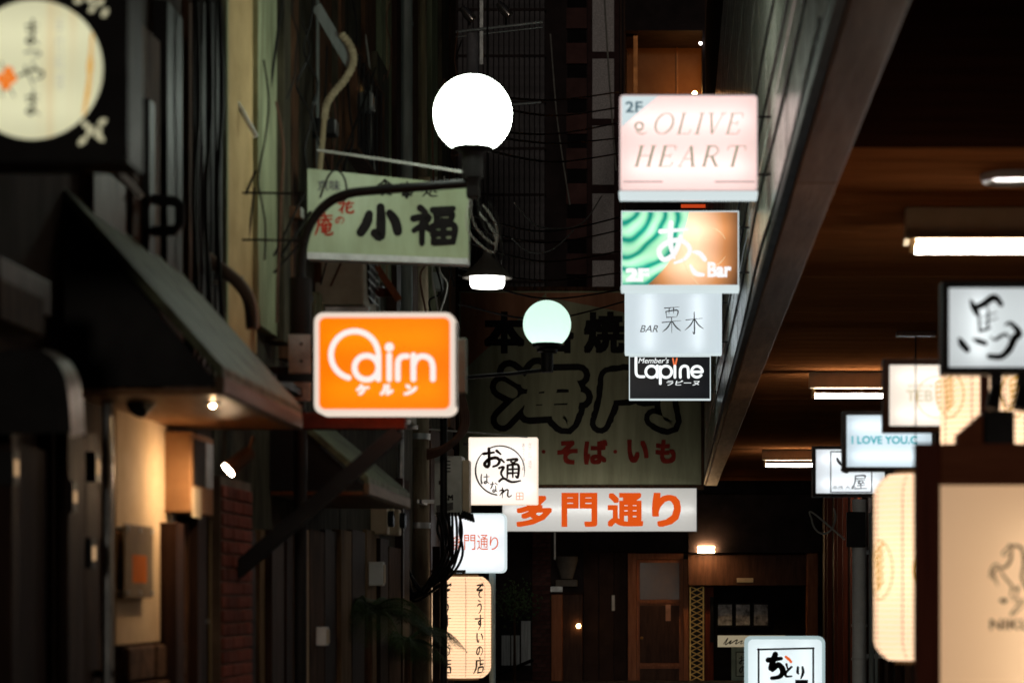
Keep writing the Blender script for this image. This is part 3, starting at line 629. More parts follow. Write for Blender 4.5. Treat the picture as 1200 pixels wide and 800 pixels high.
# --- orange sign
YC = 11.5
s = lightbox('projecting_sign', 'orange rounded lightbox sign with white lettering on the left', (368, 366, 533, 485), YC, lit('orange_face', (1, .185, .001), .58, .85, dirt=.2, dirtcol=(.62, .58, .5), dscale=(5, 1, 1.6)), lit('white_frame', (1, .90, .78), .62, .3), .024, .17, .045, tubes=2)
s.part('side_panel', MB().box(s.x1 - .004, s.x1 + .001, YC + .02, YC + .15, s.z0 + .04, s.z1 - .04), m_whitep)
fo = flat(YC + .006)
def cairn(m):
    c = lambda x, y: (350 + x / 5.333, 350 + y / 5.333); W = 6.7
    S = lambda pts, k=0, w=W, sub=3: stroke(m, [c(*p) for p in pts], w, fo, k, (1, 1), sub=sub)
    S(arc(350, 350, 148, -8, -255, 26), 0, W, 1); S(arc(424, 430, 75, 0, 360, 26), 1, W, 1); S([(499, 350), (499, 502)], 2)
    S([(566, 352), (566, 502)], 3); m.sheet([fo(*c(567 + 29 * math.cos(R(a)), 302 + 29 * math.sin(R(a))), 4) for a in range(0, 360, 20)])
    S([(620, 502), (620, 400), (632, 372), (650, 360), (678, 358)], 5); S([(717, 352), (717, 502)], 6); S([(717, 420), (735, 375), (775, 358), (820, 375), (838, 420), (839, 502)], 7)
wc = pinks((1, .93, .86), .98)
ink(s, 'lettering', cairn, wc)
for q, x in (('ケ', 417), ('ル', 445), ('ン', 473)): ink(s, 'lettering', lambda m: text(m, q, (x, 450, x + 16, 463), fo, .07, .15), wc)

# --- white sign beside the cabinet
YT = 21.
s = lightbox('projecting_sign', 'square white lightbox sign with brown brush circle beside the grey cabinet', (549, 512, 630, 591), YT, lit('warm_white_face', (1, .93, .86), .68, .45, dirt=.2, dirtcol=(.62, .58, .5), dscale=(5, 1, 1.6)), lit('ivory_rim', (1, .86, .7), .7, .3), .006, .13, .012)
fo = flat(YT + .006); bk = mat('brown_ink', (.03, .008, .004), vary=0)
def otsu(m):
    c = lambda x, y: (490 + x / 6.667, 500 + y / 6.667)
    stroke(m, [c(*p) for p in arc(640, 340, 192, -115, 15, 16)], 1.6, fo, 0, (1, .3), sub=1); stroke(m, [c(*p) for p in arc(640, 340, 192, 225, 98, 16)], 2.0, fo, 0, (.6, .9), sub=1)
    glyph(m, 'お', (566, 525, 589, 548), fo, 18, 1, (.9, .6)); glyph(m, '通', (584, 536, 610, 566), fo, 11, 12, (.9, .6))
    glyph(m, 'は', (563, 555, 574, 567), fo, 15, 3); glyph(m, 'な', (574, 564, 584, 577), fo, 15, 3); glyph(m, 'れ', (585, 571, 600, 583), fo, 15, 3)
ink(s, 'lettering', otsu, bk)
ink(s, 'lettering', lambda m: text(m, 'お\nつ\nう\nは\nな\nれ', (612, 519, 615, 551), fo, 0), mat('faint_brown', (.25, .14, .1), vary=0))
ink(s, 'lettering', lambda m: text(m, '京\n料\n理', (619, 518, 623, 548), fo, 0), pinks((.9, .72, .62), .9))
def seal(m):
    for p in (((605, 577), (613, 577)), ((605, 585), (613, 585)), ((605, 577), (605, 585)), ((613, 577), (613, 585)), ((609, 577), (609, 585)), ((605, 581), (613, 581))): stroke(m, p, .8, fo, 0, (1, 1), cap=False)
ink(s, 'seal', seal, pinks((.95, .38, .22), .9))
arms(s, P(545, 0, YT).x - .02, zs=(.15, .9))

# --- small street name box on a pole
YS = 22.
s = lightbox('street_name_sign', 'small white rounded lightbox with red street name on a pole', (527, 601, 593, 671), YS, lit('street_face', (.95, .97, 1), .60, .45, dirt=.2, dirtcol=(.62, .58, .5), dscale=(5, 1, 1.6)), m_rim, .014, .15, .05)
fo = flat(YS + .006)
for q, x in zip('多門通り', (530, 544, 559, 574)): ink(s, 'lettering', lambda m: text(m, q, (x, 626 if q != 'り' else 628, x + (13 if q != 'り' else 10), 644), fo, -.006), pinks((.95, .16, .04), .8))
p = MB(); c0 = P(577, 671, YS + .07); p.tube([(c0.x, YS + .075, 0), (c0.x, YS + .075, c0.z + .01)], .03, 12); s.part('pole', p, mat('blue_grey_pole', (.3, .38, .4), (.22, .29, .31), scale=3, rough=.4), smooth=True)

# --- street name banner over the end
YN = 38.6
s = lightbox('street_banner_sign', 'long white sign with orange street name under the big signboard', (588, 571, 817, 623), YN, lit('banner_face', (.95, .93, .88), .42, .45, dirt=.25, dirtcol=(.6, .6, .55), dscale=(1.2, 1, .4)), m_steel, .012, .16, .006, tubes=1)
fo = flat(YN + .006); om = pinks((1, .12, .012), .72)
for q, x in zip('多門通り', (605, 658, 712, 764)): ink(s, 'lettering', lambda m: text(m, q, (x, 577, x + (42 if q != 'り' else 34), 617), fo, .035), om)
s.part('hanger', MB().box(P(649, 0, YN).x, P(651, 0, YN).x, YN + .05, YN + .1, P(0, 655, YN).z, s.z0), m_whitep)

# --- standing white sign at the bottom
YD = 20.
s = lightbox('standing_sign', 'white rounded standing sign box with black framed brush letters, at bottom right', (873, 745, 967, 875), YD, lit('stand_face', (.86, .95, .97), .62, .45, dirt=.2, dirtcol=(.62, .58, .5), dscale=(5, 1, 1.6)), lit('pale_blue_rim', (.6, .74, .75), .5, .3), .026, .2, .055, vertical=True)
fo = flat(YD + .006)
def frm(m):
    for a, b in (((888, 760.5), (953.5, 759)), ((953, 759), (953, 868)), ((953, 868), (889, 868)), ((889, 868), (889, 760))): stroke(m, (a, b), 2.2, fo, 0, (1, 1))
ink(s, 'print_border', frm, m_ink)
ink(s, 'lettering', lambda m: (glyph(m, 'ぢ', (898, 765, 921, 795), fo, 26, 1, (1, .6)), glyph(m, 'ど', (918, 777, 930, 793), fo, 25, 1), glyph(m, 'り', (932, 780, 944, 795), fo, 25, 1), text(m, '屋', (930, 796, 948, 822), fo, .05)), m_ink)
ink(s, 'red_marks', lambda m: (stroke(m, [(921, 769), (924, 772)], 3, fo, 3, (1, 1)), stroke(m, [(924, 771), (927, 775)], 3, fo, 4, (1, 1))), pinks((1, .17, .03), .8))
for x in (s.x0 + .12, s.x1 - .12): s.part('foot', MB().box(x - .06, x + .06, YD - .05, YD + .25, 0, .06), m_black, bevel=.01); 
s.part('stand_column', MB().box((s.x0 + s.x1) / 2 - .15, (s.x0 + s.x1) / 2 + .15, YD + .04, YD + .16, .03, s.z0 + .01), m_steel)
s.part('foot_bar', MB().box(s.x0 + .12, s.x1 - .12, YD + .07, YD + .13, .01, .05), m_black)

# --- row of dark framed boxes under the arcade ceiling
m_fr = mat('dark_frame', (.02, .014, .012), rough=.45); m_fr2 = mat('brown_frame', (.07, .03, .017), rough=.45)
def hung(t, n=2):
    arms(t, XR + .01)
grp = 'framed lightboxes hung under the arcade ceiling'
YH = 9.
hs = lightbox('hanging_sign', 'nearest black framed lightbox with one bold horse character', (1104, 329, 1278, 438), YH, lit('horse_face', (.86, .92, .93), .50, .40, dirt=.2, dirtcol=(.62, .58, .5), dscale=(5, 1, 1.6)), m_fr, .026, .1, .006, group=grp, vertical=True)
fo = flat(YH + .006)
def uma(m):
    c = lambda x, y: (1100 + x / 6.15, 320 + y / 6.15)
    S = lambda pts, w, tp, k=0: stroke(m, [c(*p) for p in pts], w, fo, k, tp, rough=.06)
    S([(232, 195), (250, 240), (275, 290)], 7, (.4, .9)); S([(250, 255), (320, 225), (400, 175), (450, 225)], 8.5, (.7, .7), 1); S([(288, 280), (290, 350), (297, 420)], 3, (1, 1), 2)
    S([(297, 415), (340, 405), (372, 390)], 3.6, (1, .5), 3); S([(352, 235), (357, 300), (352, 400)], 2.6, (.5, 1), 4); S([(300, 325), (360, 300), (420, 283)], 1.8, (.4, .6), 5); S([(300, 365), (360, 345), (425, 322)], 1.8, (.4, .6), 6)
    S([(150, 475), (170, 510), (205, 550)], 8.5, (.5, .9), 7); S([(245, 472), (290, 490), (335, 505)], 6.5, (.2, .9), 8); S([(370, 455), (405, 480), (440, 458), (480, 440), (505, 462)], 4.2, (.2, .6), 9)
    S([(480, 372), (520, 362), (580, 430), (545, 470), (510, 545), (450, 600), (365, 598)], 9, (.25, .7), 10)
ink(hs, 'lettering', uma, mat('horse_ink', (.02, .02, .018), vary=0)); hung(hs)
YQ = 11.5
ts = lightbox('hanging_sign', 'brown framed lightbox with pale gold circular emblem, behind the horse sign', (1035, 420, 1166, 506), YQ, lit('gold_face', (1, .90, .78), .66, .42, dirt=.2, dirtcol=(.62, .58, .5), dscale=(5, 1, 1.6)), m_fr2, .03, .1, .006, group=grp)
fo = flat(YQ + .006)
ink(ts, 'lettering', lambda m: text(m, 'TEB', (1062, 457, 1093, 470), fo, .004), pinks((.78, .68, .45), .85))
ink(ts, 'lettering', lambda m: text(m, '創作料理', (1064, 450, 1094, 454), fo, 0), pinks((.8, .6, .42), .85))
def leaf(m):
    stroke(m, arc(1098, 465, 24, 0, 360, 30), 1.0, fo, 0, (1, 1), sub=1)
    for i in range(6): stroke(m, [(1097 + i * .6, 448 + i * 6), (1103 + i * .5, 445 + i * 6), (1109 - i, 440 + i * 7)], 3.2, fo, 1 + i, (.5, .2))
    stroke(m, [(1097, 448), (1098, 470), (1105, 489)], 1.6, fo, 9, (1, .6)); stroke(m, [(1112, 443), (1111, 470), (1104, 489)], 1.4, fo, 10, (1, .6))
ink(ts, 'emblem', leaf, pinks((.95, .52, .12), .9)); hung(ts)
YI = 14.2
is_ = lightbox('hanging_sign', 'dark framed lightbox with turquoise capital letters I LOVE YOU', (987, 481, 1097, 552), YI, lit('ice_face', (.80, .93, 1), .50, .50, dirt=.2, dirtcol=(.62, .58, .5), dscale=(5, 1, 1.6)), m_fr, .026, .1, .006, group=grp)
fo = flat(YI + .006)
ink(is_, 'lettering', lambda m: text(m, 'I LOVE YOU.C', (998, 510.5, 1075, 520), fo, .025), pinks((.02, .52, .60), .8)); hung(is_)
YY = 17.2
ys = lightbox('hanging_sign', 'farthest black framed lightbox with boxed black brush character', (952, 522, 1041, 582), YY, lit('yaface', (.90, .96, 1), .50, .50, dirt=.2, dirtcol=(.62, .58, .5), dscale=(5, 1, 1.6)), m_fr, .026, .1, .006, group=grp)
fo = flat(YY + .006)
def ya_(m):
    for a, b in (((973.5, 529), (1021.5, 529)), ((1021.5, 529), (1021.5, 576.5)), ((1021.5, 576.5), (973.5, 576.5)), ((973.5, 576.5), (973.5, 529))): stroke(m, (a, b), 1.3, fo, 0, (1, 1))
    stroke(m, [(981, 537), (983, 541), (986, 545)], 3.5, fo, 2); stroke(m, [(986, 550), (992, 553), (1000, 548)], 3, fo, 3)
    glyph(m, '屋', (998, 556, 1016, 573), fo, 10, 4)
ink(ys, 'lettering', ya_, m_ink); ink(ys, 'lettering', lambda m: text(m, '串焼 大衆', (976, 568.5, 1003, 573), fo, 0), mat('grey_ink', (.16,) * 3)); hung(ys)

# --- round white plaque in a black box, top left
YM = 7.
s = Thing('round_sign', 'black sign box with glowing round face and blossoms, top left', 'sign', (P(30, 0, YM).x, YM + .08, P(0, 190, YM).z))
a, b = P(-95, 190, YM), P(150, -28, YM)
cx, cz = P(38, 81, YM).x, P(38, 81, YM).z; rr_ = 82.5 * YM / K; n = 64
circ = [(cx + rr_ * math.cos(2 * math.pi * i / n), cz + rr_ * math.sin(2 * math.pi * i / n)) for i in range(n)]
def sqp(x, z):
    dx, dz = x - cx, z - cz; f = min(((b.x if dx > 0 else a.x) - cx) / dx if abs(dx) > 1e-9 else 9e9, ((b.z if dz > 0 else a.z) - cz) / dz if abs(dz) > 1e-9 else 9e9); return (cx + dx * f, cz + dz * f)
sq = [sqp(x, z) for x, z in circ]
fb_ = MB(); fb_.add([(x, YM, z) for x, z in circ] + [(x, YM, z) for x, z in sq] + [(x, YM + .03, z) for x, z in circ], [(i, (i + 1) % n, n + (i + 1) % n, n + i) for i in range(n)] + [(i, 2 * n + i, 2 * n + (i + 1) % n, (i + 1) % n) for i in range(n)])
hb = s.part('front_board', fb_, m_black)
s.part('housing', MB().box(a.x, b.x, YM + .19, YM + .2, a.z, b.z).box(a.x, a.x + .01, YM + .0005, YM + .19, a.z, b.z).box(b.x - .01, b.x, YM + .0005, YM + .19, a.z, b.z).box(a.x + .01, b.x - .01, YM + .0005, YM + .19, a.z, a.z + .01).box(a.x + .01, b.x - .01, YM + .0005, YM + .19, b.z - .01, b.z), m_black)
s.part('face_panel', MB().sheet([(cx + (x - cx) * 1.02, YM + .02, cz + (z - cz) * 1.02) for x, z in circ]), lit('parchment_face', (.92, .89, .57), .5, .4, dirt=.5, dirtcol=(.85, .42, .08), dscale=(24, 1, .9)))
for q in (.3, .7): s.part('fluorescent_tube', MB().tube([(a.x + .08, YM + .11, a.z + (b.z - a.z) * q), (b.x - .08, YM + .11, a.z + (b.z - a.z) * q)], .012), inner)
fo = flat(YM + .02)
ink(s, 'lettering', lambda m: (glyph(m, 'ま', (28, 23, 48, 54), fo, 13, 0, (.9, .3), .15), glyph(m, 'つ', (28, 57, 49, 69), fo, 13, 0, (.9, .3), .15), glyph(m, 'や', (21, 74, 52, 104), fo, 11, 0, (.9, .3), .15), glyph(m, 'ま', (28, 107, 49, 136), fo, 13, 0, (.9, .3), .15)), mat('soft_ink', (.03, .022, .015), vary=0))
ink(s, 'lettering', lambda m: text(m, '手\n打\n料\n理', (64, 22, 75, 105), fo, 0), pinks((.62, .60, .45), .85))
ink(s, 'stain', lambda m: stroke(m, [(108, 38), (106, 70), (104, 100), (98, 134)], 6, fo, 0, (.3, .6), rough=.2), pinks((.86, .46, .09), .8))
def flower(m):
    for x, y in ((10, 84), (7, 100), (14, 92), (2, 92)): stroke(m, arc(x, y, 3, 0, 300, 8), 6, fo, int(y) % 5, (1, 1))
ink(s, 'orange_blossom', flower, pinks((1, .24, .03), .85))
ink(s, 'leaf', lambda m: (stroke(m, [(2, 74), (3, 82)], 3, fo, 7), stroke(m, [(12, 105), (17, 114)], 3, fo, 8), stroke(m, [(2, 104), (3, 114)], 3, fo, 9)), mat('leaf_ink', (.03, .06, .04), vary=0))
fm_ = flat(YM)
def bloss(pts):
    def f(m):
        for x, y, dx, dy in pts: stroke(m, [(x - dx, y - dy), (x, y), (x + dx, y + dy)], 7, fm_, int(x) % 4, (.7, .6))
    return f
pm = lit('blossom_lit', (.88, .82, .52), .55, 0, sample=False)
for pts in (((92, 1, 3, -1), (106, 1, 3, 2), (117, 3, 3, -2), (108, 11, 2, -2), (123, 15, 2, -3)), ((101, 147, 3, 3), (106, 154, 3, -4), (115, 155, 2, -4), (120, 143, 3, -2), (97, 165, 3, -3), (118, 162, 2, 2))):
    ink(s, 'blossom_cutout', bloss(pts), pm)
s.part('bracket', MB().box(XL - .01, a.x + .03, YM + .201, YM + .24, (a.z + b.z) / 2 - .1, (a.z + b.z) / 2 + .1), m_black)

# --- pale board with brush characters behind the lamp arm
YF = 13.6
t = Thing('projecting_signboard', 'unlit pale board with bold black brush characters behind the lamp arm', 'sign', (P(455, 0, YF).x, YF, P(0, 305, YF).z))
p0, p1 = P(360, 299, 13.45), P(549, 306, 13.8); top0, top1 = P(360, 197, 13.45), P(549, 217, 13.8)
def bq(u, v, d=0.): return (p0.lerp(p1, u)).lerp(top0.lerp(top1, u), v) + Vector((0, -d, 0))
t.part('board', MB().extrude([bq(0, 0), bq(1, 0), bq(1, 1), bq(0, 1)], (0, .1, 0)), mat('green_white_board', (.38, .46, .30), (.30, .35, .22), scale=3, st=(3, 3, .8), rough=.35, vary=0), bevel=.004)
t.part('trim', MB().extrude([bq(0, -.045, .006), bq(1, -.045, .006), bq(1, .035, .006), bq(0, .035, .006)], (0, .112, 0)), mat('pale_trim', (.7, .72, .72), vary=0, rough=.4), bevel=.003)
t.part('bracket', MB().box(XL - .01, p0.x + .02, 13.5, 13.53, 2.9, 2.94).box(XL - .01, p0.x + .02, 13.5, 13.53, 3.15, 3.19), m_black)
bmp = lambda x, y, k=0: bq((x - 360) / 189., 1 - (y - (197 + (x - 360) / 189. * 20)) / (102 - (x - 360) / 189. * 13), .003 + .0004 * k)
mi = mat('sign_black', (.012, .01, .01), vary=0); mr_ = mat('sign_red', (.45, .04, .02), vary=0)
ink(t, 'lettering', lambda m: (glyph(m, '小', (420, 239, 468, 284), bmp, 25, 0, (.8, .9), .03), glyph(m, '福', (481, 242, 534, 286), bmp, 17, 4, (1, .8), .03)), mi)
ink(t, 'lettering', lambda m: (glyph(m, '食', (441, 210, 459, 229), bmp, 13, 0, (1, .7)), glyph(m, '事', (467, 213, 485, 232), bmp, 12, 0, (1, .7)), glyph(m, '処', (493, 214, 512, 231), bmp, 12, 0, (1, .7))), mi)
ink(t, 'lettering', lambda m: (glyph(m, '花', (396, 236, 414, 250), bmp, 16, 0, (1, .7)), glyph(m, 'の', (392, 253, 403, 263), bmp, 16), glyph(m, '庵', (369, 249, 390, 276), bmp, 11, 0, (1, .7))), mr_)
ink(t, 'lettering', lambda m: text(m, '京味', (372, 211, 398, 224), bmp, .02), mat('sign_grey', (.12, .12, .12), vary=0))

# --- big painted board across the end
YG = 39.5
t = Thing('big_signboard', 'huge weathered painted signboard with outlined brush characters over the alley end', 'sign', (P(680, 0, YG).x, YG + .1, P(0, 568, YG).z))
a, b = P(538, 568, YG), P(822, 341, YG)
m_bd = mat('olive_board', (.42, .43, .27), (.27, .28, .17), scale=1.6, st=(3, 1, .35), rough=.5, bump=.1, vary=0)
t.part('board', MB().box(a.x, b.x, YG, YG + .08, a.z, b.z), m_bd)
t.part('painted_corner', MB().sheet([P(540, 437, YG - .004), P(540, 343, YG - .004), P(640, 343, YG - .004)][::-1]).sheet([P(640.2, 343, YG - .005), P(732, 343, YG - .005), P(732, 366, YG - .005), P(640.2, 348, YG - .005)]), mat('rust_paint', (.46, .20, .10), (.30, .12, .06), scale=1.6, st=(3, 1, .35), rough=.5, vary=0))
for q in ((a.x - .04, b.x + .04, b.z, b.z + .07), (a.x - .04, b.x + .04, a.z - .07, a.z)): t.part('frame_rail', MB().box(q[0], q[1], YG - .03, YG + .1, q[2], q[3]), m_rust, bevel=.01)
for x in (a.x - .04, b.x - .005): t.part('frame_stile', MB().box(x, x + .045, YG - .03, YG + .1, a.z + .001, b.z - .001), m_rust, bevel=.006)
fo = flat(YG, .008)
def gochr(m):
    for q, x in zip('本格焼', (567, 625, 684)): text(m, q, (x, 365, x + 48, 414), fo, .045)
ink(t, 'lettering', gochr, m_ink)
ink(t, 'lettering_outline', lambda m: (glyph(m, '海', (585, 432, 682, 496), flat(YG, .008), 36, 0, (1, .95), .04), glyph(m, '門', (700, 438, 790, 497), flat(YG, .008), 38, 0, (1, .9), .06)), m_ink)
ink(t, 'lettering', lambda m: (glyph(m, '海', (585, 432, 682, 496), flat(YG, .018), 17, 0, (1, .9), .04), glyph(m, '門', (700, 438, 790, 497), flat(YG, .018), 19, 0, (1, .8), .06)), m_bd)
mrr = mat('dull_red_ink', (.30, .03, .018), vary=0)
for q, x0, y0, x1, y1 in (('そ', 653, 516, 677, 544), ('ば', 684, 515, 712, 544), ('い', 735, 515, 760, 542), ('も', 768, 515, 792, 543)): ink(t, 'lettering', lambda m: text(m, q, (x0, y0, x1, y1), fo, .045), mrr)
ink(t, 'lettering', lambda m: [m.sheet([fo(x + 2.3 * math.cos(R(q)), 529 + 2.3 * math.sin(R(q))) for q in range(0, 360, 30)]) for x in (637, 721)], mrr)
def post(x): return MB().box(P(x, 0, YG).x - .05, P(x, 0, YG).x + .05, YG + .101, YG + .2, 0, a.z + .6)
t.part('support_post', MB().box(a.x + .3, a.x + .4, YG + .1, YE, a.z + .3, a.z + .4), m_black); t.part('support_post', MB().box(b.x - .5, b.x - .4, YG + .1, YE, a.z + .3, a.z + .4), m_black)

# --- wooden framed board, right foreground
YV = 8.
t = Thing('framed_signboard', 'red brown framed wooden board with pale panel and horse drawing, right foreground', 'sign', (P(1240, 0, YV).x, YV + .05, 0))
a, b = P(1073, 900, YV), P(1420, 519, YV); s0 = P(1102, 0, YV).x; zt = P(0, 568, YV).z
t.part('stile', MB().box(a.x, s0, YV, YV + .07, 0, b.z), m_redwood, bevel=.004); t.part('stile', MB().box(b.x - .09, b.x, YV, YV + .07, 0, b.z), m_redwood, bevel=.004)
t.part('rail', MB().box(s0 + .001, b.x - .091, YV + .002, YV + .068, zt, b.z - .001), m_redwoodh, bevel=.004)
t.part('panel', MB().sheet([(s0 - .01, YV + .02, .3), (b.x - .08, YV + .02, .3), (b.x - .08, YV + .02, zt + .01), (s0 - .01, YV + .02, zt + .01)]), lit('peach_panel', (.95, .62, .35), .42, .6))
t.part('back_panel', MB().box(s0 - .02, b.x - .02, YV + .2, YV + .22, .28, b.z - .02), m_whitep); t.part('side_panel', MB().box(a.x + .02, s0 - .03, YV + .071, YV + .22, .28, b.z - .02), m_redwood); t.part('top_panel', MB().box(s0 - .02, b.x - .02, YV + .071, YV + .199, b.z - .04, b.z - .02), m_redwood)
for f in (.35, .75): t.part('fluorescent_tube', MB().tube([(s0 + (b.x - s0) * f, YV + .12, .5), (s0 + (b.x - s0) * f, YV + .12, zt - .12)], .012), inner)
fo = flat(YV + .02); gi = mat('engraved_grey', (.13, .085, .05), vary=0)
def horse(m):
    c = lambda x, y: (1070 + x / 3.33, 560 + y / 3.33)
    S = lambda pts, w=1.3, k=0: stroke(m, [c(*p) for p in pts], w * 1.45, fo, k, (.8, .6))
    S([(352, 300), (350, 290), (365, 275), (382, 262), (388, 272), (378, 285), (360, 300), (352, 300)], 1.3); S([(376, 262), (386, 270)], 3.2, 1); S([(384, 290), (380, 320), (362, 345), (342, 350)], 2.4, 2)
    S([(395, 262), (425, 275), (433, 330), (425, 390), (445, 420)], 2.6, 3); S([(342, 350), (322, 335), (303, 358), (300, 388)], 1.3, 4); S([(345, 362), (325, 352), (316, 372), (330, 418)], 1.3, 5); S([(322, 352), (308, 372), (316, 400)], 1.1, 6)
    S([(345, 368), (365, 395), (385, 420), (380, 455)], 1.8, 7); S([(385, 425), (400, 435), (412, 420), (402, 460), (380, 458)], 1.4, 8); S([(340, 475), (352, 484), (364, 476), (352, 472), (340, 475)], 2.0, 9); S([(385, 478), (405, 470), (420, 480), (398, 490)], 1.1, 10)
    S([(430, 470), (405, 500), (382, 528), (392, 530), (420, 505), (440, 480)], 1.3, 11); S([(425, 395), (450, 440), (470, 430)], 2, 12); S([(430, 300), (470, 330), (500, 320), (520, 360)], 2.0, 13)
ink(t, 'horse_drawing', horse, gi); ink(t, 'lettering', lambda m: text(m, 'NIKUJIRO', (1160, 725, 1250, 741), fo, .02), gi)

# ------------------------------------------------------------------ street lamps
gl1 = glow('globe_white', (.88, 1, .86), 22); gl2 = lit('globe_mint', (.68, .88, .78), .62, .7)
Y1 = 12.5; gc = P(554, 134, Y1); gr = 45.5 * Y1 / K
t = Thing('street_lamp', 'near globe street lamp on a curved black arm beside the pale board', 'lamp', (P(352, 0, Y1).x, Y1, 0), 'globe street lamps')
t.part('globe', MB().ball(gc, gr, 40, 24), gl1, smooth=True)
b0 = P(555, 172, Y1)
t.part('globe_holder', MB().lathe([(.055, -.16), (.055, -.03), (.10, -.012), (.115, .014), (.10, .02)], (gc.x, Y1, b0.z), 20), m_black, smooth=True)
t.part('arm_block', MB().box(gc.x - .03, gc.x + .035, Y1 - .035, Y1 + .035, P(0, 232, Y1).z, P(0, 178, Y1).z - .03), m_black, bevel=.006)
t.part('arm', MB().tube([P(x, y, Y1) for x, y in catmull([(352, 480), (352, 330), (355, 290), (364, 262), (382, 240), (405, 228), (440, 223), (548, 215)], 6)], .024, 10), m_black, smooth=True)
t.part('post_sleeve', MB().tube([P(352, 326, Y1), P(352, 392, Y1)], .056, 14), m_black, smooth=True)
t.part('post', MB().tube([(P(352, 0, Y1).x, Y1, 0), P(352, 480, Y1)], .035, 12), m_black, smooth=True)
t.part('clamp_plate', MB().box(P(340, 0, Y1).x, P(366, 0, Y1).x, Y1 - .06, Y1 - .052, P(0, 471, Y1).z, P(0, 393, Y1).z), m_steel, bevel=.003)
for i in range(4): t.part('bolt', MB().tube([P(353, 403 + i * 20, Y1 - .06), P(353, 403 + i * 20, Y1 - .075)], .008, 8), m_black)
t.part('clamp_arm', MB().box(P(352, 0, Y1).x - .02, P(352, 0, Y1).x + .02, Y1 - .06, Y1 + .03, P(0, 465, Y1).z, P(0, 455, Y1).z), m_black)
t.part('wall_arm', MB().box(XL - .01, P(352, 0, Y1).x, Y1 - .02, Y1 + .02, P(0, 440, Y1).z, P(0, 430, Y1).z), m_black)
# arms that carry the orange sign
t.part('sign_arm', MB().box(P(358, 0, Y1).x, -1.45, YC + .09, YC + .13, P(0, 440, YC).z - .02, P(0, 440, YC).z + .02).box(P(352, 0, Y1).x - .02, P(352, 0, Y1).x + .02, YC + .09, Y1, P(0, 440, YC).z - .02, P(0, 440, YC).z + .02), m_black)

Y2 = 20.; gc = P(641, 380, Y2); gr = 28.2 * Y2 / K
t = Thing('street_lamp', 'farther mint globe street lamp in front of the big signboard', 'lamp', (P(520, 0, Y2).x, Y2, 0), 'globe street lamps')
t.part('globe', MB().ball(gc, gr, 40, 24), gl2, smooth=True); t.part('bulb', MB().ball(gc + Vector((0, 0, -gr * .35)), .045, 14, 10), glow('globe_bulb', (.95, 1, .93), 9))
t.part('globe_holder', MB().lathe([(.05, -.22), (.05, -.06), (.085, -.05), (.085, -.03), (.115, -.012), (.125, .016), (.1, .022)], (gc.x, Y2, P(0, 405, Y2).z), 20), m_black, smooth=True)
t.part('arm', MB().tube([P(x, y, Y2) for x, y in ((520, 446), (560, 441), (600, 438), (641, 433))], .016, 8), m_black, smooth=True)
t.part('post', MB().tube([(P(520, 0, Y2).x, Y2, 0), P(520, 440, Y2)], .03, 10), m_black, smooth=True)

# shaded lamp on a wire
Y3 = 20.5; c = P(571, 300, Y3); q = Y3 / K
t = Thing('shaded_lamp', 'enamel shaded lamp with bright glass hanging under the near globe', 'lamp', (c.x, Y3, P(0, 340, Y3).z))
zc = lambda y: P(0, y, Y3).z
sh = [(4 * q, zc(292)), (6 * q, zc(300)), (13 * q, zc(308)), (23 * q, zc(318)), (29 * q, zc(324)), (29.5 * q, zc(326)), (27 * q, zc(326)), (20 * q, zc(320))]
t.part('shade', MB().lathe([(r, z) for r, z in sh], (c.x, Y3, 0), 28, cap=False), mat('grey_enamel', (.10, .09, .08), rough=.4), smooth=True)
t.part('glass', MB().lathe([(20.5 * q, zc(320)), (20.5 * q, zc(333)), (18.5 * q, zc(337)), (1 * q, zc(337.5))], (c.x, Y3, 0), 24), glow('lamp_glass', (1, 1, .94), 6), smooth=True)
t.part('cap', MB().lathe([(3 * q, zc(280)), (5 * q, zc(283)), (5.5 * q, zc(293)), (3 * q, zc(295))], (c.x, Y3, 0), 14), m_black, smooth=True)
t.part('stem', MB().tube([P(571, 281, Y3), P(571, -60, Y3)], .008, 6), m_cable)

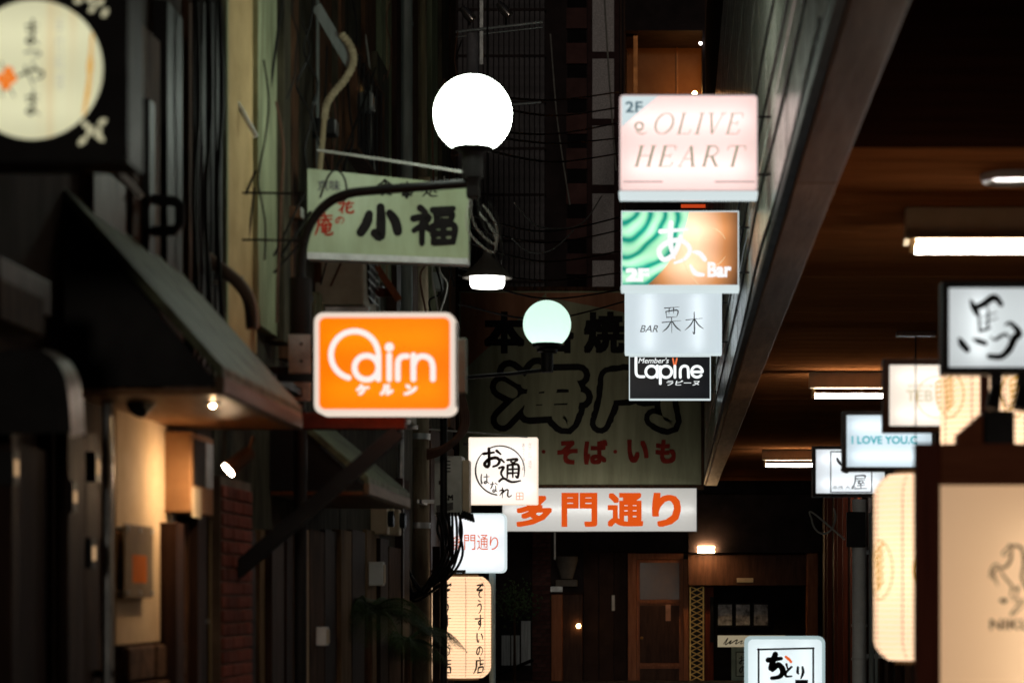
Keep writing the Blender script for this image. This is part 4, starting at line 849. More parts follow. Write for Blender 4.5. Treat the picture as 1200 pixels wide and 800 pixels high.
# ------------------------------------------------------------------ paper lanterns
def lantern(label, cxp, y0, y1, rp, Y, paper, text_cols=(), crests=(), seams=8, rot=0., group='paper lanterns'):
    c = P(cxp, y1, Y); z0, z1 = P(0, y1, Y).z, P(0, y0, Y).z; r = rp * Y / K; H = z1 - z0
    t = Thing('paper_lantern', label, 'lantern', (c.x, Y, z0), group)
    prof = []; nr = 34
    def rad(u): 
        e = min(u, 1 - u); return r * (1 - .44 * max(0, 1 - e / .13) ** 2.3)
    for i in range(nr * 2 + 1):
        u = .02 + .96 * i / (nr * 2); prof.append((rad(u) * (1 if i % 2 else .985), z0 + H * u))
    body = t.part('paper_shell', MB().lathe(prof, (c.x, Y, 0), 40, cap=False), paper, smooth=True)
    body.data.shade_smooth(); rg = MB()
    for i in range(1, 34):
        u = .02 + .96 * i / 34; q = rad(u) + .0005; rg.tube([(c.x + q * math.cos(2 * math.pi * j / 40), Y + q * math.sin(2 * math.pi * j / 40), z0 + H * u) for j in range(41)], .0015, 4, cap=False)
    t.part('rib_thread', rg, glow('rib_bamboo', (.78, .42, .2), .66, sample=False))
    t.part('bulb', MB().ball((c.x, Y, z0 + H * .5), .05, 14, 10), glow('lantern_bulb', (1, .80, .58), 8))
    for zz, nm in ((z1, 'top_ring'), (z0, 'bottom_ring')):
        s_ = -1 if nm == 'top_ring' else 1
        t.part(nm, MB().lathe([(rad(.0) * .97, zz + s_ * H * .022), (rad(0) * 1.0, zz), (rad(0) * .9, zz)], (c.x, Y, 0), 32, cap=False), mat('ring_tan', (.3, .18, .09), vary=0, rough=.6), smooth=True)
    mp = lambda ang: (lambda x, y, k=0: None)
    def surf(a, z, d=.002):
        u = (z - z0) / H; q = rad(u) + d; return Vector((c.x + q * math.sin(a), Y - q * math.cos(a), z))
    sm_ = MB()
    for i in range(seams):
        a = rot + 2 * math.pi * i / seams
        sm_.tube([surf(a, z0 + H * (.03 + .94 * j / 20), .0005) for j in range(21)], .0022, 4)
    t.part('seam_thread', sm_, mat('thread', (.5, .3, .15), vary=0))
    # letters wrap round the shell: photo x is an arc length, y a height
    def wrap(a0): return lambda x, y, k=0: surf(a0 + (x * Y / K) / r, P(0, y, Y).z, .003 + .0003 * k)
    for a0, fn, m in text_cols: 
        mb = MB(); fn(mb, wrap(a0)); t.part('lettering', mb, m)
    t.r, t.c, t.z0, t.z1 = r, c, z0, z1
    return t
paper = lit('lantern_paper', (1, .74, .50), .66, .8)
paper2 = lit('lantern_paper_pale', (1, .76, .54), .78, .8)
def zosui(m, mp):
    y = 684
    for ch, h, w in (('ぞ', 17, 12), ('う', 16, 10), ('す', 17, 12), ('い', 15, 11), ('の', 13, 10), ('店', 19, 14)):
        glyph(m, ch, (-w / 2, y, w / 2, y + h), mp, 14, 0, (.9, .5), .1); y += h + 1.5
lt = [(R(a), zosui, mat('lantern_ink', (.015, .01, .008), vary=0)) for a in (40, -31, 128)]
L = lantern('peach paper lantern lettered with black brush script under the street name box', 543, 673, 796, 32.5, 21., paper, lt, rot=R(10))
L.part('hanger', MB().tube([(L.c.x, 21, L.z1 - .02), (L.c.x, 21, P(0, 668, 21).z)], .012), m_black)
L.part('hanger_bar', MB().box(P(505, 0, 21).x, L.c.x + .02, 20.985, 21.015, P(0, 671, 21).z, P(0, 667.5, 21).z), m_black)
L2 = lantern('peach paper lantern sliver showing left of the dark post', 513, 678, 800, 13, 21.7, paper, (), rot=R(10))
L2.part('hanger', MB().tube([(L2.c.x, 21.7, L2.z1 - .02), (L2.c.x, 21.7, P(0, 655, 21.7).z)], .012), m_black)
single('dark_post', 'dark upright timber post left of the lettered lantern', 'post', MB().box(P(507, 0, 20.5).x, P(516, 0, 20.5).x, 20.47, 20.56, 0, P(0, 640, 20.5).z), m_dark, (P(513, 0, 20.5).x, 20.5, 0), bevel=.006)
def crest_at(yc, ry, rx):
    def f(m, mp):
        stroke(m, arc(0, yc, rx, 0, 360, 30, ry=ry), 1.6, mp, 0, (1, 1), sub=1)
        for i in range(6): stroke(m, [(-rx * .5, yc + ry * (.7 - .25 * i)), (0, yc + ry * (.52 - .25 * i)), (rx * .4, yc + ry * (.3 - .25 * i))], ry * .13, mp, 1 + i, (.5, .2))
        stroke(m, [(-rx * .5, yc - ry * .6), (-rx * .3, yc), (rx * .1, yc + ry * .8)], ry * .06, mp, 9)
    return f
cg = pinks((.78, .40, .03), .8)
gy = [(R(a), crest_at(668, 34, 22), cg) for a in (-64, 8)]
L3 = lantern('large peach paper lantern with gold crests behind the wooden framed board', 1079, 552, 777, 55, 10., paper2, gy, rot=R(-28))
L3.part('hanger_bar', MB().box(L3.c.x - .01, XR + .01, 9.99, 10.01, L3.z1 - .01, L3.z1 + .012), m_black)
L4 = lantern('peach paper lantern glowing below the horse sign at the right edge', 1152, 418, 640, 50, 10.5, paper2, [(R(-56), crest_at(465, 26, 20), cg), (R(40), crest_at(465, 26, 20), cg)], rot=R(-22))
L4.part('hanger_bar', MB().box(L4.c.x - .01, XR + .01, 10.49, 10.51, L4.z1 - .01, L4.z1 + .012), m_black)

# ------------------------------------------------------------------ arcade lights
for i, (yy, lab) in enumerate(((12.05, 'nearest fluorescent batten light on the arcade ceiling'), (20.8, 'middle fluorescent batten light beside the gold emblem sign'), (31.7, 'farthest fluorescent batten light beside the boxed character sign'))):
    t = Thing('batten_light', lab, 'light', (1.8, yy, 3.44), 'fluorescent battens on the arcade ceiling')
    x0 = 1.175 if i else 1.16
    t.part('base', MB().box(x0, x0 + 1.22, yy - .05, yy + .05, 3.30, 3.438), m_cream, bevel=.006); i or t.part('reflector', MB().extrude([(x0, yy - .13, 3.275), (x0, yy - .05, 3.298), (x0, yy + .05, 3.298), (x0, yy + .13, 3.275), (x0, yy + .13, 3.27), (x0, yy + .05, 3.29), (x0, yy - .05, 3.29), (x0, yy - .13, 3.27)], (1.22, 0, 0)), m_cream)
    for s_ in (0, 1): t.part('socket', MB().box(x0 + .02 + s_ * 1.15, x0 + .05 + s_ * 1.15, yy - .02, yy + .02, 3.215, 3.289), mat('socket_tan', (.5, .33, .17), vary=0), bevel=.004)
    t.part('tube', MB().tube([(x0 + .05, yy, 3.235), (x0 + 1.17, yy, 3.235)], .022, 12), tubew, smooth=True)
for i, (x, y, lab) in enumerate(((1185, 233, 'round white ceiling light ring at the top right'), (1010, 449, 'round white ceiling disc above the middle batten light'))):
    Yd = (1.93 * K / (VY - y)) if i else 11.1; c = P(x, y, Yd); r = .14
    t = Thing('ceiling_disc', lab, 'light fitting', (c.x, Yd, 3.43))
    t.part('ring', MB().lathe([(r * .62, 3.425), (r * .95, 3.405), (r, 3.42), (r, 3.44)], (c.x, Yd, 0), 28, cap=False), m_whitep, smooth=True)
    t.part('lens', MB().lathe([(.001, 3.415), (r * .6, 3.418), (r * .62, 3.43)], (c.x, Yd, 0), 24), mat('lens_grey', (.6, .59, .56), vary=0, rough=.2), smooth=True)
t = Thing('hanging_rod', 'thin dark rod under a small ceiling plate left of the horse sign', 'rod', (P(1073, 0, 17.65).x, 17.65, 3.44))
x = P(1073, 0, 17.65).x
t.part('rod', MB().tube([(x, 17.65, P(0, 470, 17.65).z), (x, 17.65, 3.43)], .006, 6), m_black); t.part('plate', MB().box(P(1050, 0, 17.65).x, P(1096, 0, 17.65).x, 17.6, 17.7, 3.405, 3.4395), m_brown, bevel=.004)
single('sign_cord', 'thin dark cord hanging down the face of the gold emblem sign', 'cord', MB().tube([P(1073, y_, 11.47) for y_ in (418, 450, 480, 530)], .0028, 6), m_cable, P(1073, 418, 11.47))
# things on top of the framed board and behind it
t = Thing('stepped_bracket', 'stepped dark wooden bracket on top of the framed board', 'bracket', (P(1135, 0, 8.3).x, 8.3, P(0, 519, 8).z))
for i in range(5): t.part('step', MB().box(P(1121 + i * 6.2, 0, 8.3).x, P(1127 + i * 6.2, 0, 8.3).x - .001, 8.24, 8.36, P(0, 521, 8.3).z - .05, P(0, 508 - i * 5.5, 8.3).z), m_redwoodh, bevel=.002)
t.part('ledge', MB().box(P(1075, 0, 8.3).x, P(1300, 0, 8.3).x, 8.075, 8.4, P(0, 519, 8).z - .06, P(0, 519, 8).z - .02), m_redwoodh)
single('junction_block', 'black square block standing on the framed board under the horse sign', 'box', MB().box(P(1151, 0, 8.25).x, P(1187, 0, 8.25).x, 8.2, 8.3, P(0, 521, 8.25).z - .005, P(0, 482, 8.25).z), m_black, P(1169, 521, 8.25), bevel=.006)
for i, (x, lab) in enumerate(((1167, 'black clamp spotlight under the horse sign, left one of the pair'), (1199, 'black clamp spotlight under the horse sign, right one of the pair'))):
    t = Thing('clamp_spotlight', lab, 'spotlight', P(x, 440, 9.06), 'clamp spotlights under the horse sign')
    c = P(x, 440, 9.06)
    t.part('mount', MB().box(c.x - .02, c.x + .02, 9.03, 9.08, P(0, 452, 9.06).z, P(0, 437, 9.06).z), m_black); t.part('head', MB().tube([P(x + 1, 451, 9.06), P(x - 4, 479, 9.04)], [.022, .027], 12), m_black, smooth=True)
    t.part('lead', MB().tube([P(a_, b_, 9.06) for a_, b_ in catmull([(x + 2, 450), (x + 10, 470), (x + 17, 477), (x + 22, 462), (x + 26, 440)], 5)], .003, 5), m_cable)
single('upright_post', 'slim brown upright between the gold emblem sign and the lantern', 'post', MB().box(P(1149, 0, 9.8).x, P(1158, 0, 9.8).x, 9.78, 9.82, 0, P(0, 428, 9.8).z), m_redwood, (P(1153, 0, 9.8).x, 9.8, 0))
# white drain pipe on the right
Yw = 28.; t = Thing('drain_pipe', 'white drain pipe with dark hopper box on the right wall', 'pipe', (P(1007, 0, Yw).x, Yw, 0))
x = P(1007, 0, Yw).x
t.part('pipe', MB().tube([(x, Yw, 0), P(1007, 585, Yw)], .085, 16), m_whitep, smooth=True)
for y in (640, 731, 770): t.part('collar', MB().tube([P(1007, y, Yw), P(1007, y + 3, Yw)], .094, 16), m_whitep, smooth=True)
t.part('hopper', MB().box(P(991, 0, Yw).x, P(1013, 0, Yw).x, Yw - .15, Yw - .09, P(0, 641, Yw).z, P(0, 600, Yw).z), m_black, bevel=.01); t.part('bracket', MB().box(x, XR, Yw - .02, Yw + .02, 2.0, 2.05).box(x, XR, Yw - .02, Yw + .02, .8, .85), m_steel)
t = Thing('conduit_pipe', 'thin grey conduit beside the white drain pipe', 'pipe', (P(1021, 0, 27).x, 27, 0)); t.part('pipe', MB().tube([(P(1021, 0, 27).x, 27, 0), P(1021, 600, 27)], .03, 10).tube([(P(1027, 0, 27).x, 27, 0), P(1027, 600, 27)], .02, 10), m_pipe, smooth=True)
t.part('strap', MB().box(P(1018, 0, 27).x, XR, 27.0, 27.03, 1.9, 1.94), m_steel)

# ------------------------------------------------------------------ end of the alley: small lights
t = Thing('recessed_light', 'pair of small bright strip lights over the end entrance', 'light', E(828, 648, YE - .55))
for y in (640, 645.2): a, b = P(818, y + 2.2, YE - .52), P(837, y, YE - .52); t.part('strip', MB().box(a.x, b.x, YE - .56, YE - .505, a.z, b.z), glow('strip_warm', (1, .62, .30), 130))
def bulb(label, x, y, Y, r, c, e, nm='small_lamp'):
    c0 = P(x, y, Y); t = Thing(nm, label, 'lamp', c0); t.part('bulb', MB().ball(c0, r, 12, 8), glow('bulb_%d' % (x * 7 + y), c, e)); t.part('holder', MB().tube([c0 + Vector((0, r * .6, 0)), c0 + Vector((0, r * 2.6, 0))], r * .7, 8), m_black); return t
bulb('tiny warm lamp on the brown post at the end of the alley', 678, 733, YE - .36, .045, (1, .6, .25), 12)
t = bulb('warm lamp inside the upper recess of the end building', 814, 110, YE + .8, .045, (1, .45, .12), 230)
bulb('tiny white lamp high at the right edge of the recess', 821, 51, YE - .06, .03, (1, .95, .9), 10)
t = Thing('neon_sign', 'small row of orange neon dots behind the pink sign', 'sign', E(813, 240)); ebox(t, 'backing', 793, 226, 838, 248, .105, .13, m_black)
for i in range(8): ebox(t, 'neon_dot', 799 + i * 4, 231, 801.5 + i * 4, 236, .13, .15, glow('neon_orange', (1, .28, .02), 2.2))
ebox(t, 'neon_bar', 798, 241, 832, 245, .13, .15, glow('neon_red', (1, .10, .02), .5))
# brown post and flood lamp by the brick pier
t = Thing('brown_cabinet', 'brown timber cabinet beside the far brick pier', 'cabinet', (E(665, 0).x, YE - .2, 0))
ebox(t, 'side_panel', 647, 696, 660, 812, .0, .32, m_door, bevel=.008); ebox(t, 'front_panel', 660.2, 696, 683, 812, .0, .30, m_brown, bevel=.008); ebox(t, 'top', 646, 693, 684, 696, .0, .34, m_dark, bevel=.006)
t = Thing('flood_lamp', 'grey bowl shaped flood lamp perched above the brown cabinet', 'lamp', E(664, 693, YE - .2))
q = YE / K; c = E(664, 0, YE - .2)
t.part('bowl', MB().lathe([(7 * q, E(0, 678).z), (11 * q, E(0, 664).z), (13 * q, E(0, 656).z), (13 * q, E(0, 652).z), (10 * q, E(0, 652).z)], (c.x, YE - .2, 0), 20), mat('lamp_grey', (.22, .20, .17), (.15, .13, .11)), smooth=True)
t.part('ballast', MB().box(E(652, 0).x, E(677, 0).x, YE - .3, YE - .1, E(0, 687).z, E(0, 679).z), MATS['lamp_grey'], bevel=.015); t.part('foot', MB().box(E(646, 0).x, E(660, 0).x, YE - .28, YE - .12, E(0, 693).z, E(0, 687).z), m_steel)

# ------------------------------------------------------------------ left: lamps and fittings under the awnings
def spot(label, x, y, tx, ty, Y, L, r, lit_=True, mt=None, stem=None):
    a = P(x, y, Y); d = (P(tx, ty, Y - .15) - a).normalized(); t = Thing('spotlight', label, 'spotlight', a, 'spotlights under the left awning')
    t.part('head', MB().tube([a - d * L, a - d * L * .9, a, a], [r * .6, r * .85, r, r], 18), mt or m_black, smooth=True)
    if lit_: t.part('lens', MB().tube([a + d * .001, a + d * .004], r * .86, 18), glow('spot_lens', (1, .68, .40), 420))
    else: t.part('lens', MB().tube([a + d * .001, a + d * .004], r * .86, 18), m_glass)
    if stem: t.part('stem', MB().tube([a - d * L * .8, P(*stem, Y)], .008, 6), mt or m_black)
    return t
spot('lit bronze spotlight below the far corner of the near awning', 268, 550, 160, 640, 10.2, .13, .034, True, m_brown, (297, 512))
spot('black unlit square spotlight hung against the plaster wall', 160, 478, 120, 520, 9.1, .15, .045, False, m_black, (195, 466))
t = Thing('downlight', 'small bright downlight set in the near awning soffit', 'light', P(260, 463, 9.15)); c = Vector((-1.74, 9.15, 2.236))
t.part('ring', MB().lathe([(.024, 2.226), (.03, 2.23), (.03, 2.24)], (c.x, c.y, 0), 18, cap=False), m_steel, smooth=True); t.part('lens', MB().ball((c.x, c.y, 2.228), .008, 12, 8), glow('downlight_lens', (1, .62, .30), 650))
# acrylic plate on stand-offs
ya, yb = wy(144, .06), wy(177, .06); z0, z1 = P(0, 700, ya).z, P(0, 613, ya).z
t = Thing('acrylic_plate', 'clear acrylic plate on stand offs with a painted orange reflection, on the plaster wall', 'plaque', (XL + .05, (ya + yb) / 2, z0))
t.part('plate', MB().box(XL + .06, XL + .068, ya, yb, z0, z1), mat('acrylic', (.35, .28, .2), (.25, .19, .13), rough=.15, spec=.8), bevel=.002)
t.part('print', MB().box(XL + .0685, XL + .069, ya + .13, yb - .12, z0 + .06, z0 + .17), mat('orange_reflection', (.8, .22, .04), vary=0, rough=.2))  # orange reflection in the acrylic, painted as a flat patch
for y in (ya + .03, (ya + yb) / 2, yb - .03):
    for z in (z0 + .02, z1 - .02): t.part('stand_off', MB().tube([(XL + .02, y, z), (XL + .075, y, z)], .009, 10), m_steel, smooth=True)
# meter box with louvres and a notice
ya, yb = 10.34, 10.85; z0, z1 = P(0, 600, ya).z, P(0, 505, ya).z
t = Thing('meter_box', 'tan meter box with dark louvred face and paper notice under the near awning', 'box', (XL, ya, z0))
t.part('body', MB().box(XL, XL + .14, ya, yb, z0, z1), mat('meter_tan', (.34, .18, .08), (.26, .13, .055), rough=.6), bevel=.006)
for i in range(5): t.part('louvre', MB().box(XL + .141, XL + .15, ya + .06 + i * .085, ya + .11 + i * .085, z0 + .12, z1 - .03), m_blackpl if i < 3 else m_steel)
t.part('notice', MB().box(XL + .1405, XL + .146, ya + .02, ya + .2, z0 - .02, z0 + .11), m_cream); t.part('bracket', MB().box(XL - .01, XL + .05, ya + .05, ya + .1, z0 - .05, z0 + .0), m_steel)
# curved pale hood strip and metal pipe far left
pts = [(66, 412), (82, 424), (93, 445), (98, 475), (100, 508)]
t = Thing('hood_edge', 'curved pale metal hood edge at the far left', 'hood', P(80, 508, 7.6)); mb = MB()
cv = catmull(pts, 5)
mb.add([P(x, y, 7.6) for x, y in cv] + [P(x - 17, y - 3 + 8 * i / len(cv), 7.5) for i, (x, y) in enumerate(cv)], [(i, i + 1, len(cv) + i + 1, len(cv) + i) for i in range(len(cv) - 1)])
t.part('sheet', mb, mat('hood_metal', (.5, .42, .36), rough=.35, metal=.4), smooth=True); t.part('side', MB().extrude([P(x - 17, y - 2, 7.5) for x, y in cv] + [P(-110, 510, 7.5), P(-110, 408, 7.5)], (0, .05, 0)), m_black)
t = Thing('metal_pipe', 'slim metal pipe standing against the near plaster wall', 'pipe', (XL + .1, wy(126, .08), 0))
t.part('pipe', MB().tube([(XL + .08, wy(126, .08), 0), (XL + .08, wy(126, .08), P(0, 470, 9.1).z)], .021, 10), m_steel, smooth=True)
t.part('clip', MB().box(XL - .01, XL + .1, wy(126, .08) - .012, wy(126, .08) + .012, 1.2, 1.23).box(XL - .01, XL + .1, wy(126, .08) - .012, wy(126, .08) + .012, 2.0, 2.03), m_black)
for x, y, h, lab in ((19, 548, 9, 'small warm lit slot on the dark door, far left'), (115, 547, 9, 'small warm lit slot beside the metal pipe, upper one'), (88, 582, 7, 'small warm lit slot left of the metal pipe, lower one'), (110, 648, 9, 'small warm lit slot beside the metal pipe, lowest one')):
    ya = wy(x, .1); z = P(0, y, ya).z
    t = Thing('light_slot', lab, 'light', (XL + .1, ya, z), 'lit slots on the left shop front'); t.part('slot', MB().box(XL + .02, XL + .103, ya - .02, ya + .02, z - .02 * h / 7, z + .02 * h / 7), glow('slot_glow', (1, .62, .32), .5)); t.part('surround', MB().box(XL + .0, XL + .1, ya - .035, ya + .035, z - .055, z + .055), m_black)

# ------------------------------------------------------------------ left: diagonal brace and balcony frame
t = Thing('brace_bracket', 'dark red triangular brace bracket below the orange sign', 'bracket', (P(270, 0, 11.9).x, 11.9, 1.4))
def bar(a, b, w, d): 
    a, b = Vector(a), Vector(b); v = (b - a); n = v.cross(Vector((0, 1, 0))).normalized(); return MB().obox((a + b) / 2, v / 2, n * w, (0, d, 0))
Yq = 11.9
t.part('beam', MB().box(XL - .01, P(476, 0, Yq).x, Yq - .05, Yq + .05, P(0, 503, Yq).z, P(0, 484, Yq).z), m_darkred, bevel=.004)
t.part('brace', bar(P(262, 682, Yq), P(468, 506, Yq), .036, .045), m_black, ); t.part('wall_plate', MB().box(XL - .01, XL + .02, Yq - .08, Yq + .08, P(0, 705, Yq).z, P(0, 650, Yq).z), m_black)
t.part('cross_piece', bar(P(405, 560, Yq + .06), P(470, 505, Yq + .06), .02, .01), m_darkred)
t = Thing('balcony_frame', 'dark red steel balcony frame below the pale board', 'frame', (P(410, 0, 15.5).x, 15.5, P(0, 345, 15.5).z))
Yq = 15.5
t.part('rail', MB().box(XL - .02, P(444, 0, Yq).x, Yq - .03, Yq + .03, P(0, 320, Yq).z, P(0, 307, Yq).z), m_darkred, bevel=.004); t.part('rail', MB().box(XL - .02, P(462, 0, Yq).x, Yq - .03, Yq + .03, P(0, 348, Yq).z, P(0, 338, Yq).z), m_darkred, bevel=.004)
t.part('diagonal', bar(P(438, 308, Yq - .05), P(468, 352, Yq - .05), .022, .015), mat('rust_red', (.22, .07, .03), (.12, .04, .02), scale=10)); t.part('shelf', MB().box(XL - .02, P(448, 0, Yq).x, Yq + .03, Yq + .3, P(0, 338, Yq).z, P(0, 334, Yq).z), m_steel)
for i, x in enumerate((404, 424)): t.part('clamp', MB().obox(P(x, 329, Yq + .1), (.05, 0, -.03), (0, .06, 0), (.012, 0, .02)), m_steel)

# ------------------------------------------------------------------ left: pipes
def pipe(label, x, rp, y0, y1, m, Y=None, group='pipes on the left fronts', name='drain_pipe', clips=True):
    off = .02 + rp * 18 / K; Y = Y or wy(x, off); r = rp * Y / K; c = P(x, 0, Y)
    t = Thing(name, label, 'pipe', (c.x, Y, max(0, P(0, y1, Y).z)), group)
    z0, z1 = max(0, P(0, y1, Y).z), P(0, y0, Y).z
    t.part('pipe', MB().tube([(c.x, Y, z0), (c.x, Y, z1)], r, 14), m, smooth=True)
    zz = z0 + .35
    while clips and zz < z1 - .1:
        t.part('collar', MB().tube([(c.x, Y, zz), (c.x, Y, zz + .035)], r * 1.13, 14), m, smooth=True); zz += 1.35
        if c.x - XL < .25: t.part('clip', MB().box(XL - .03, c.x, Y - .012, Y + .012, zz - 1.3, zz - 1.28), m_steel)
    return t
pipe('wide grey drain pipe left of the near globe', 475, 8.5, -200, 480, m_pipe)
pipe('buff drain pipe with collars just right of the wide grey one', 493, 6, -200, 480, m_pipe2)
pipe('thin buff pipe close left of the near globe', 502, 2.4, -200, 470, m_pipe2)
pipe('thin pale conduit above the pale board', 372, 2.2, -200, 200, m_pipe)
pipe('thin brown conduit beside the pilaster', 341, 2.2, -200, 420, m_pipe2)
pipe('slim steel pipe below the orange sign', 470, 3.5, 487, 700, m_steel)
pipe('thin grey pipe right of the lamp post', 443, 2.5, 305, 480, m_pipe)
pipe('slim dark pipe beside the brick pier', 352, 2.5, 620, 830, m_steel)
pipe('thin pale conduit left of the brick pier', 246, 1.8, 610, 830, m_pipe2)
pipe('grey pipe behind the shaded lamp', 508, 4, 300, 480, m_pipe)
Yp = 20.6
t = Thing('utility_pole', 'stained concrete utility pole behind the grey cabinet', 'pole', (P(492, 0, Yp).x, Yp, 0))
t.part('pole', MB().tube([(P(492, 0, Yp).x, Yp, 0), P(490, 300, Yp), P(489, -250, Yp)], [.095, .085, .07], 16), mat('stained_concrete', (.30, .25, .17), (.10, .07, .045), scale=3, st=(3, 3, .5), rough=.85, bump=.3), smooth=True)
for y in (430, 508, 612): t.part('band', MB().tube([P(491, y, Yp), P(491, y + 7, Yp)], .098, 16), m_steel, smooth=True)
# flexible hose
t = Thing('flexible_hose', 'ribbed flexible hose looping above the pale board', 'hose', P(383, 130, 13.9))
hp = catmull([(400, 40), (411, 55), (414, 72), (405, 92), (390, 110), (382, 124), (380, 140)], 7)
t.part('hose', MB().tube([P(x, y, 13.9) for x, y in hp], [.021 + .004 * (i % 2) for i in range(len(hp))], 10), mat('hose_buff', (.36, .31, .2), (.22, .18, .11), scale=12), smooth=False); t.part('union', MB().tube([P(380, 138, 13.9), P(374, 205, 13.9)], .018, 10), m_pipe2, smooth=True); t.part('elbow', bar(P(371, 8, 13.95), P(412, 78, 13.95), .03, .02), m_pipe)
single('diagonal_conduit', 'pale diagonal conduit crossing the beige wall', 'pipe', MB().tube([P(x, y, 12.1) for x, y in ((255, 88), (268, 105), (282, 128), (300, 160))], .013, 8), m_whitep, P(268, 105, 12.1), smooth=True)
single('slanted_conduit', 'pale slanted conduit on the dark wall above the near awning', 'pipe', MB().tube([P(x, y, 9.6) for x, y in ((133, 194), (150, 212), (166, 231))], .014, 8), m_whitep, P(150, 212, 9.6), smooth=True)
t = Thing('square_duct', 'dark square duct loop on the wall above the near awning', 'duct', P(185, 260, 9.9))
t.part('duct', MB().tube([P(x, y, 9.9) for x, y in ((166, 232), (205, 236), (211, 240), (211, 262), (205, 270), (164, 271))], .022, 8), m_blackpl, smooth=True)
t = Thing('bent_duct', 'thick pale bent duct pipe over the awning end', 'duct', P(285, 340, 11.2)); t.part('duct', MB().tube([P(x, y, 11.2) for x, y in catmull([(228, 290), (250, 308), (278, 330), (292, 352), (296, 385)], 5)], .03, 12), mat('duct_buff', (.3, .22, .17), (.18, .13, .1), scale=4), smooth=True)
# grey plates and boxes
def cabinet():
    Yk = 20.; a, b = P(509, 603, Yk), P(541, 534, Yk); w = P(549, 0, Yk).x
    t = Thing('electric_cabinet', 'grey electric cabinet with vents and stickers beside the square white sign', 'cabinet', ((a.x + b.x) / 2, Yk + .15, a.z))
    t.part('body', MB().box(a.x, b.x, Yk, Yk + .3, a.z, b.z), mat('cabinet_grey', (.50, .52, .48), (.38, .40, .36), scale=9, rough=.5), bevel=.006)
    t.part('side_box', MB().box(b.x + .001, w, Yk + .06, Yk + .26, a.z + .01, b.z - .03), m_cream, bevel=.006)
    for i in range(4): t.part('vent', MB().box(P(516, 0, Yk).x, P(528, 0, Yk).x, Yk - .006, Yk + .002, P(0, 541 + i * 4, Yk).z, P(0, 539.6 + i * 4, Yk).z), m_blackpl)
    f = flat(Yk, .003); mb = MB(); text(mb, 'SKM', (515.5, 579.5, 531, 586), f, .05); t.part('lettering', mb, m_ink)
    t.part('sticker', MB().sheet([f(511, 592), f(531, 588), f(531, 597), f(512, 601)][::-1]), mat('dark_sticker', (.06, .06, .055), (.15, .15, .14), scale=60, vary=0)); t.part('sticker', MB().sheet([f(514, 563), f(522, 561), f(522, 565), f(514, 568)][::-1]), mat('brown_sticker', (.05, .03, .02), vary=0))
    t.part('pole_bracket', MB().box(P(490, 0, Yk).x, a.x, Yk + .1, Yk + .16, a.z + .1, a.z + .13).box(P(490, 0, Yk).x - .02, P(490, 0, Yk).x + .02, Yk + .1, 20.62, a.z + .1, a.z + .13), m_steel)
    for i in range(5): t.part('gland', MB().tube([P(541 + i * 3, 598 + i * 1, Yk + .05), P(543 + i * 3, 607 + i, Yk + .02)], .012, 8), m_blackpl, smooth=True)
cabinet()
Yk = 12.6; t = Thing('grey_plate_box', 'narrow mint grey box behind the right edge of the orange sign', 'box', P(540, 460, Yk))
t.part('body', MB().box(P(534, 0, Yk).x, P(546, 0, Yk).x, Yk, Yk + .08, P(0, 460, Yk).z, P(0, 396, Yk).z), mat('mint_grey', (.34, .42, .40), (.24, .3, .28), scale=5), bevel=.006); t.part('arm', MB().box(P(352, 0, Y1).x, P(536, 0, Yk).x, Yk + .02, Yk + .05, P(0, 420, Yk).z, P(0, 416, Yk).z), m_black)
for x, y, h, Yb, lab in ((378, 745, 22, 15.6, 'small white switch box on the timber post'), (445, 672, 28, 17.6, 'small white meter box on the far left front')):
    ya = wy(x, .1); z = P(0, y, ya).z; t = Thing('switch_box', lab, 'box', (XL + .1, ya, z)); t.part('body', MB().box(XL + .0, XL + .13, ya - .06, ya + .06, z - h / 2 * ya / K, z + h / 2 * ya / K), m_whitep, bevel=.008); t.part('cover', MB().box(XL + .13, XL + .138, ya - .045, ya + .045, z - h / 2.6 * ya / K, z + h / 2.6 * ya / K), m_cream, bevel=.004)
# twin spotlights and brackets high up
for x, y, lab in ((548, 17, 'left of two small chrome spotlights high above the near globe'), (591, 12, 'right of two small chrome spotlights high above the near globe')):
    Ys = 24.; t = Thing('chrome_spotlight', lab, 'spotlight', P(x, y, Ys), 'chrome spotlights above the near globe')
    t.part('head', MB().tube([P(x - 7, y - 8, Ys), P(x, y, Ys), P(x + 6, y + 7, Ys)], [.03, .05, .045], 14), mat('chrome', (.6, .55, .52), rough=.2, metal=.9), smooth=True); t.part('stem', MB().tube([P(x + 2, y + 4, Ys), P(x + 2, 30, Ys)], .012, 8), m_black)
t = Thing('lamp_rack', 'thin steel rack carrying the chrome spotlights', 'rack', P(600, 32, 24)); t.part('bar', MB().tube([P(530, 38, 24), P(636, 26, 24)], .014, 8), m_steel); t.part('bar', MB().tube([P(530, 44, 24.1), P(636, 32, 24.1)], .010, 8), m_steel); t.part('upright', MB().box(P(562, 0, 24).x, P(566, 0, 24).x, 24.02, 24.06, P(0, 75, 24).z, P(0, 0, 24).z - .0), m_steel)
t.part('lower_bar', MB().tube([P(530, 128, 24), P(634, 120, 24)], .014, 8), m_steel); t.part('canister', MB().tube([P(554, 40, 24), P(554, 90, 24)], .06, 14), mat('canister_grey', (.25, .24, .26)), smooth=True)
t.part('wall_bar', MB().box(XL - .1, P(532, 0, 24).x, 23.98, 24.02, P(0, 42, 24).z, P(0, 38, 24).z), m_steel)
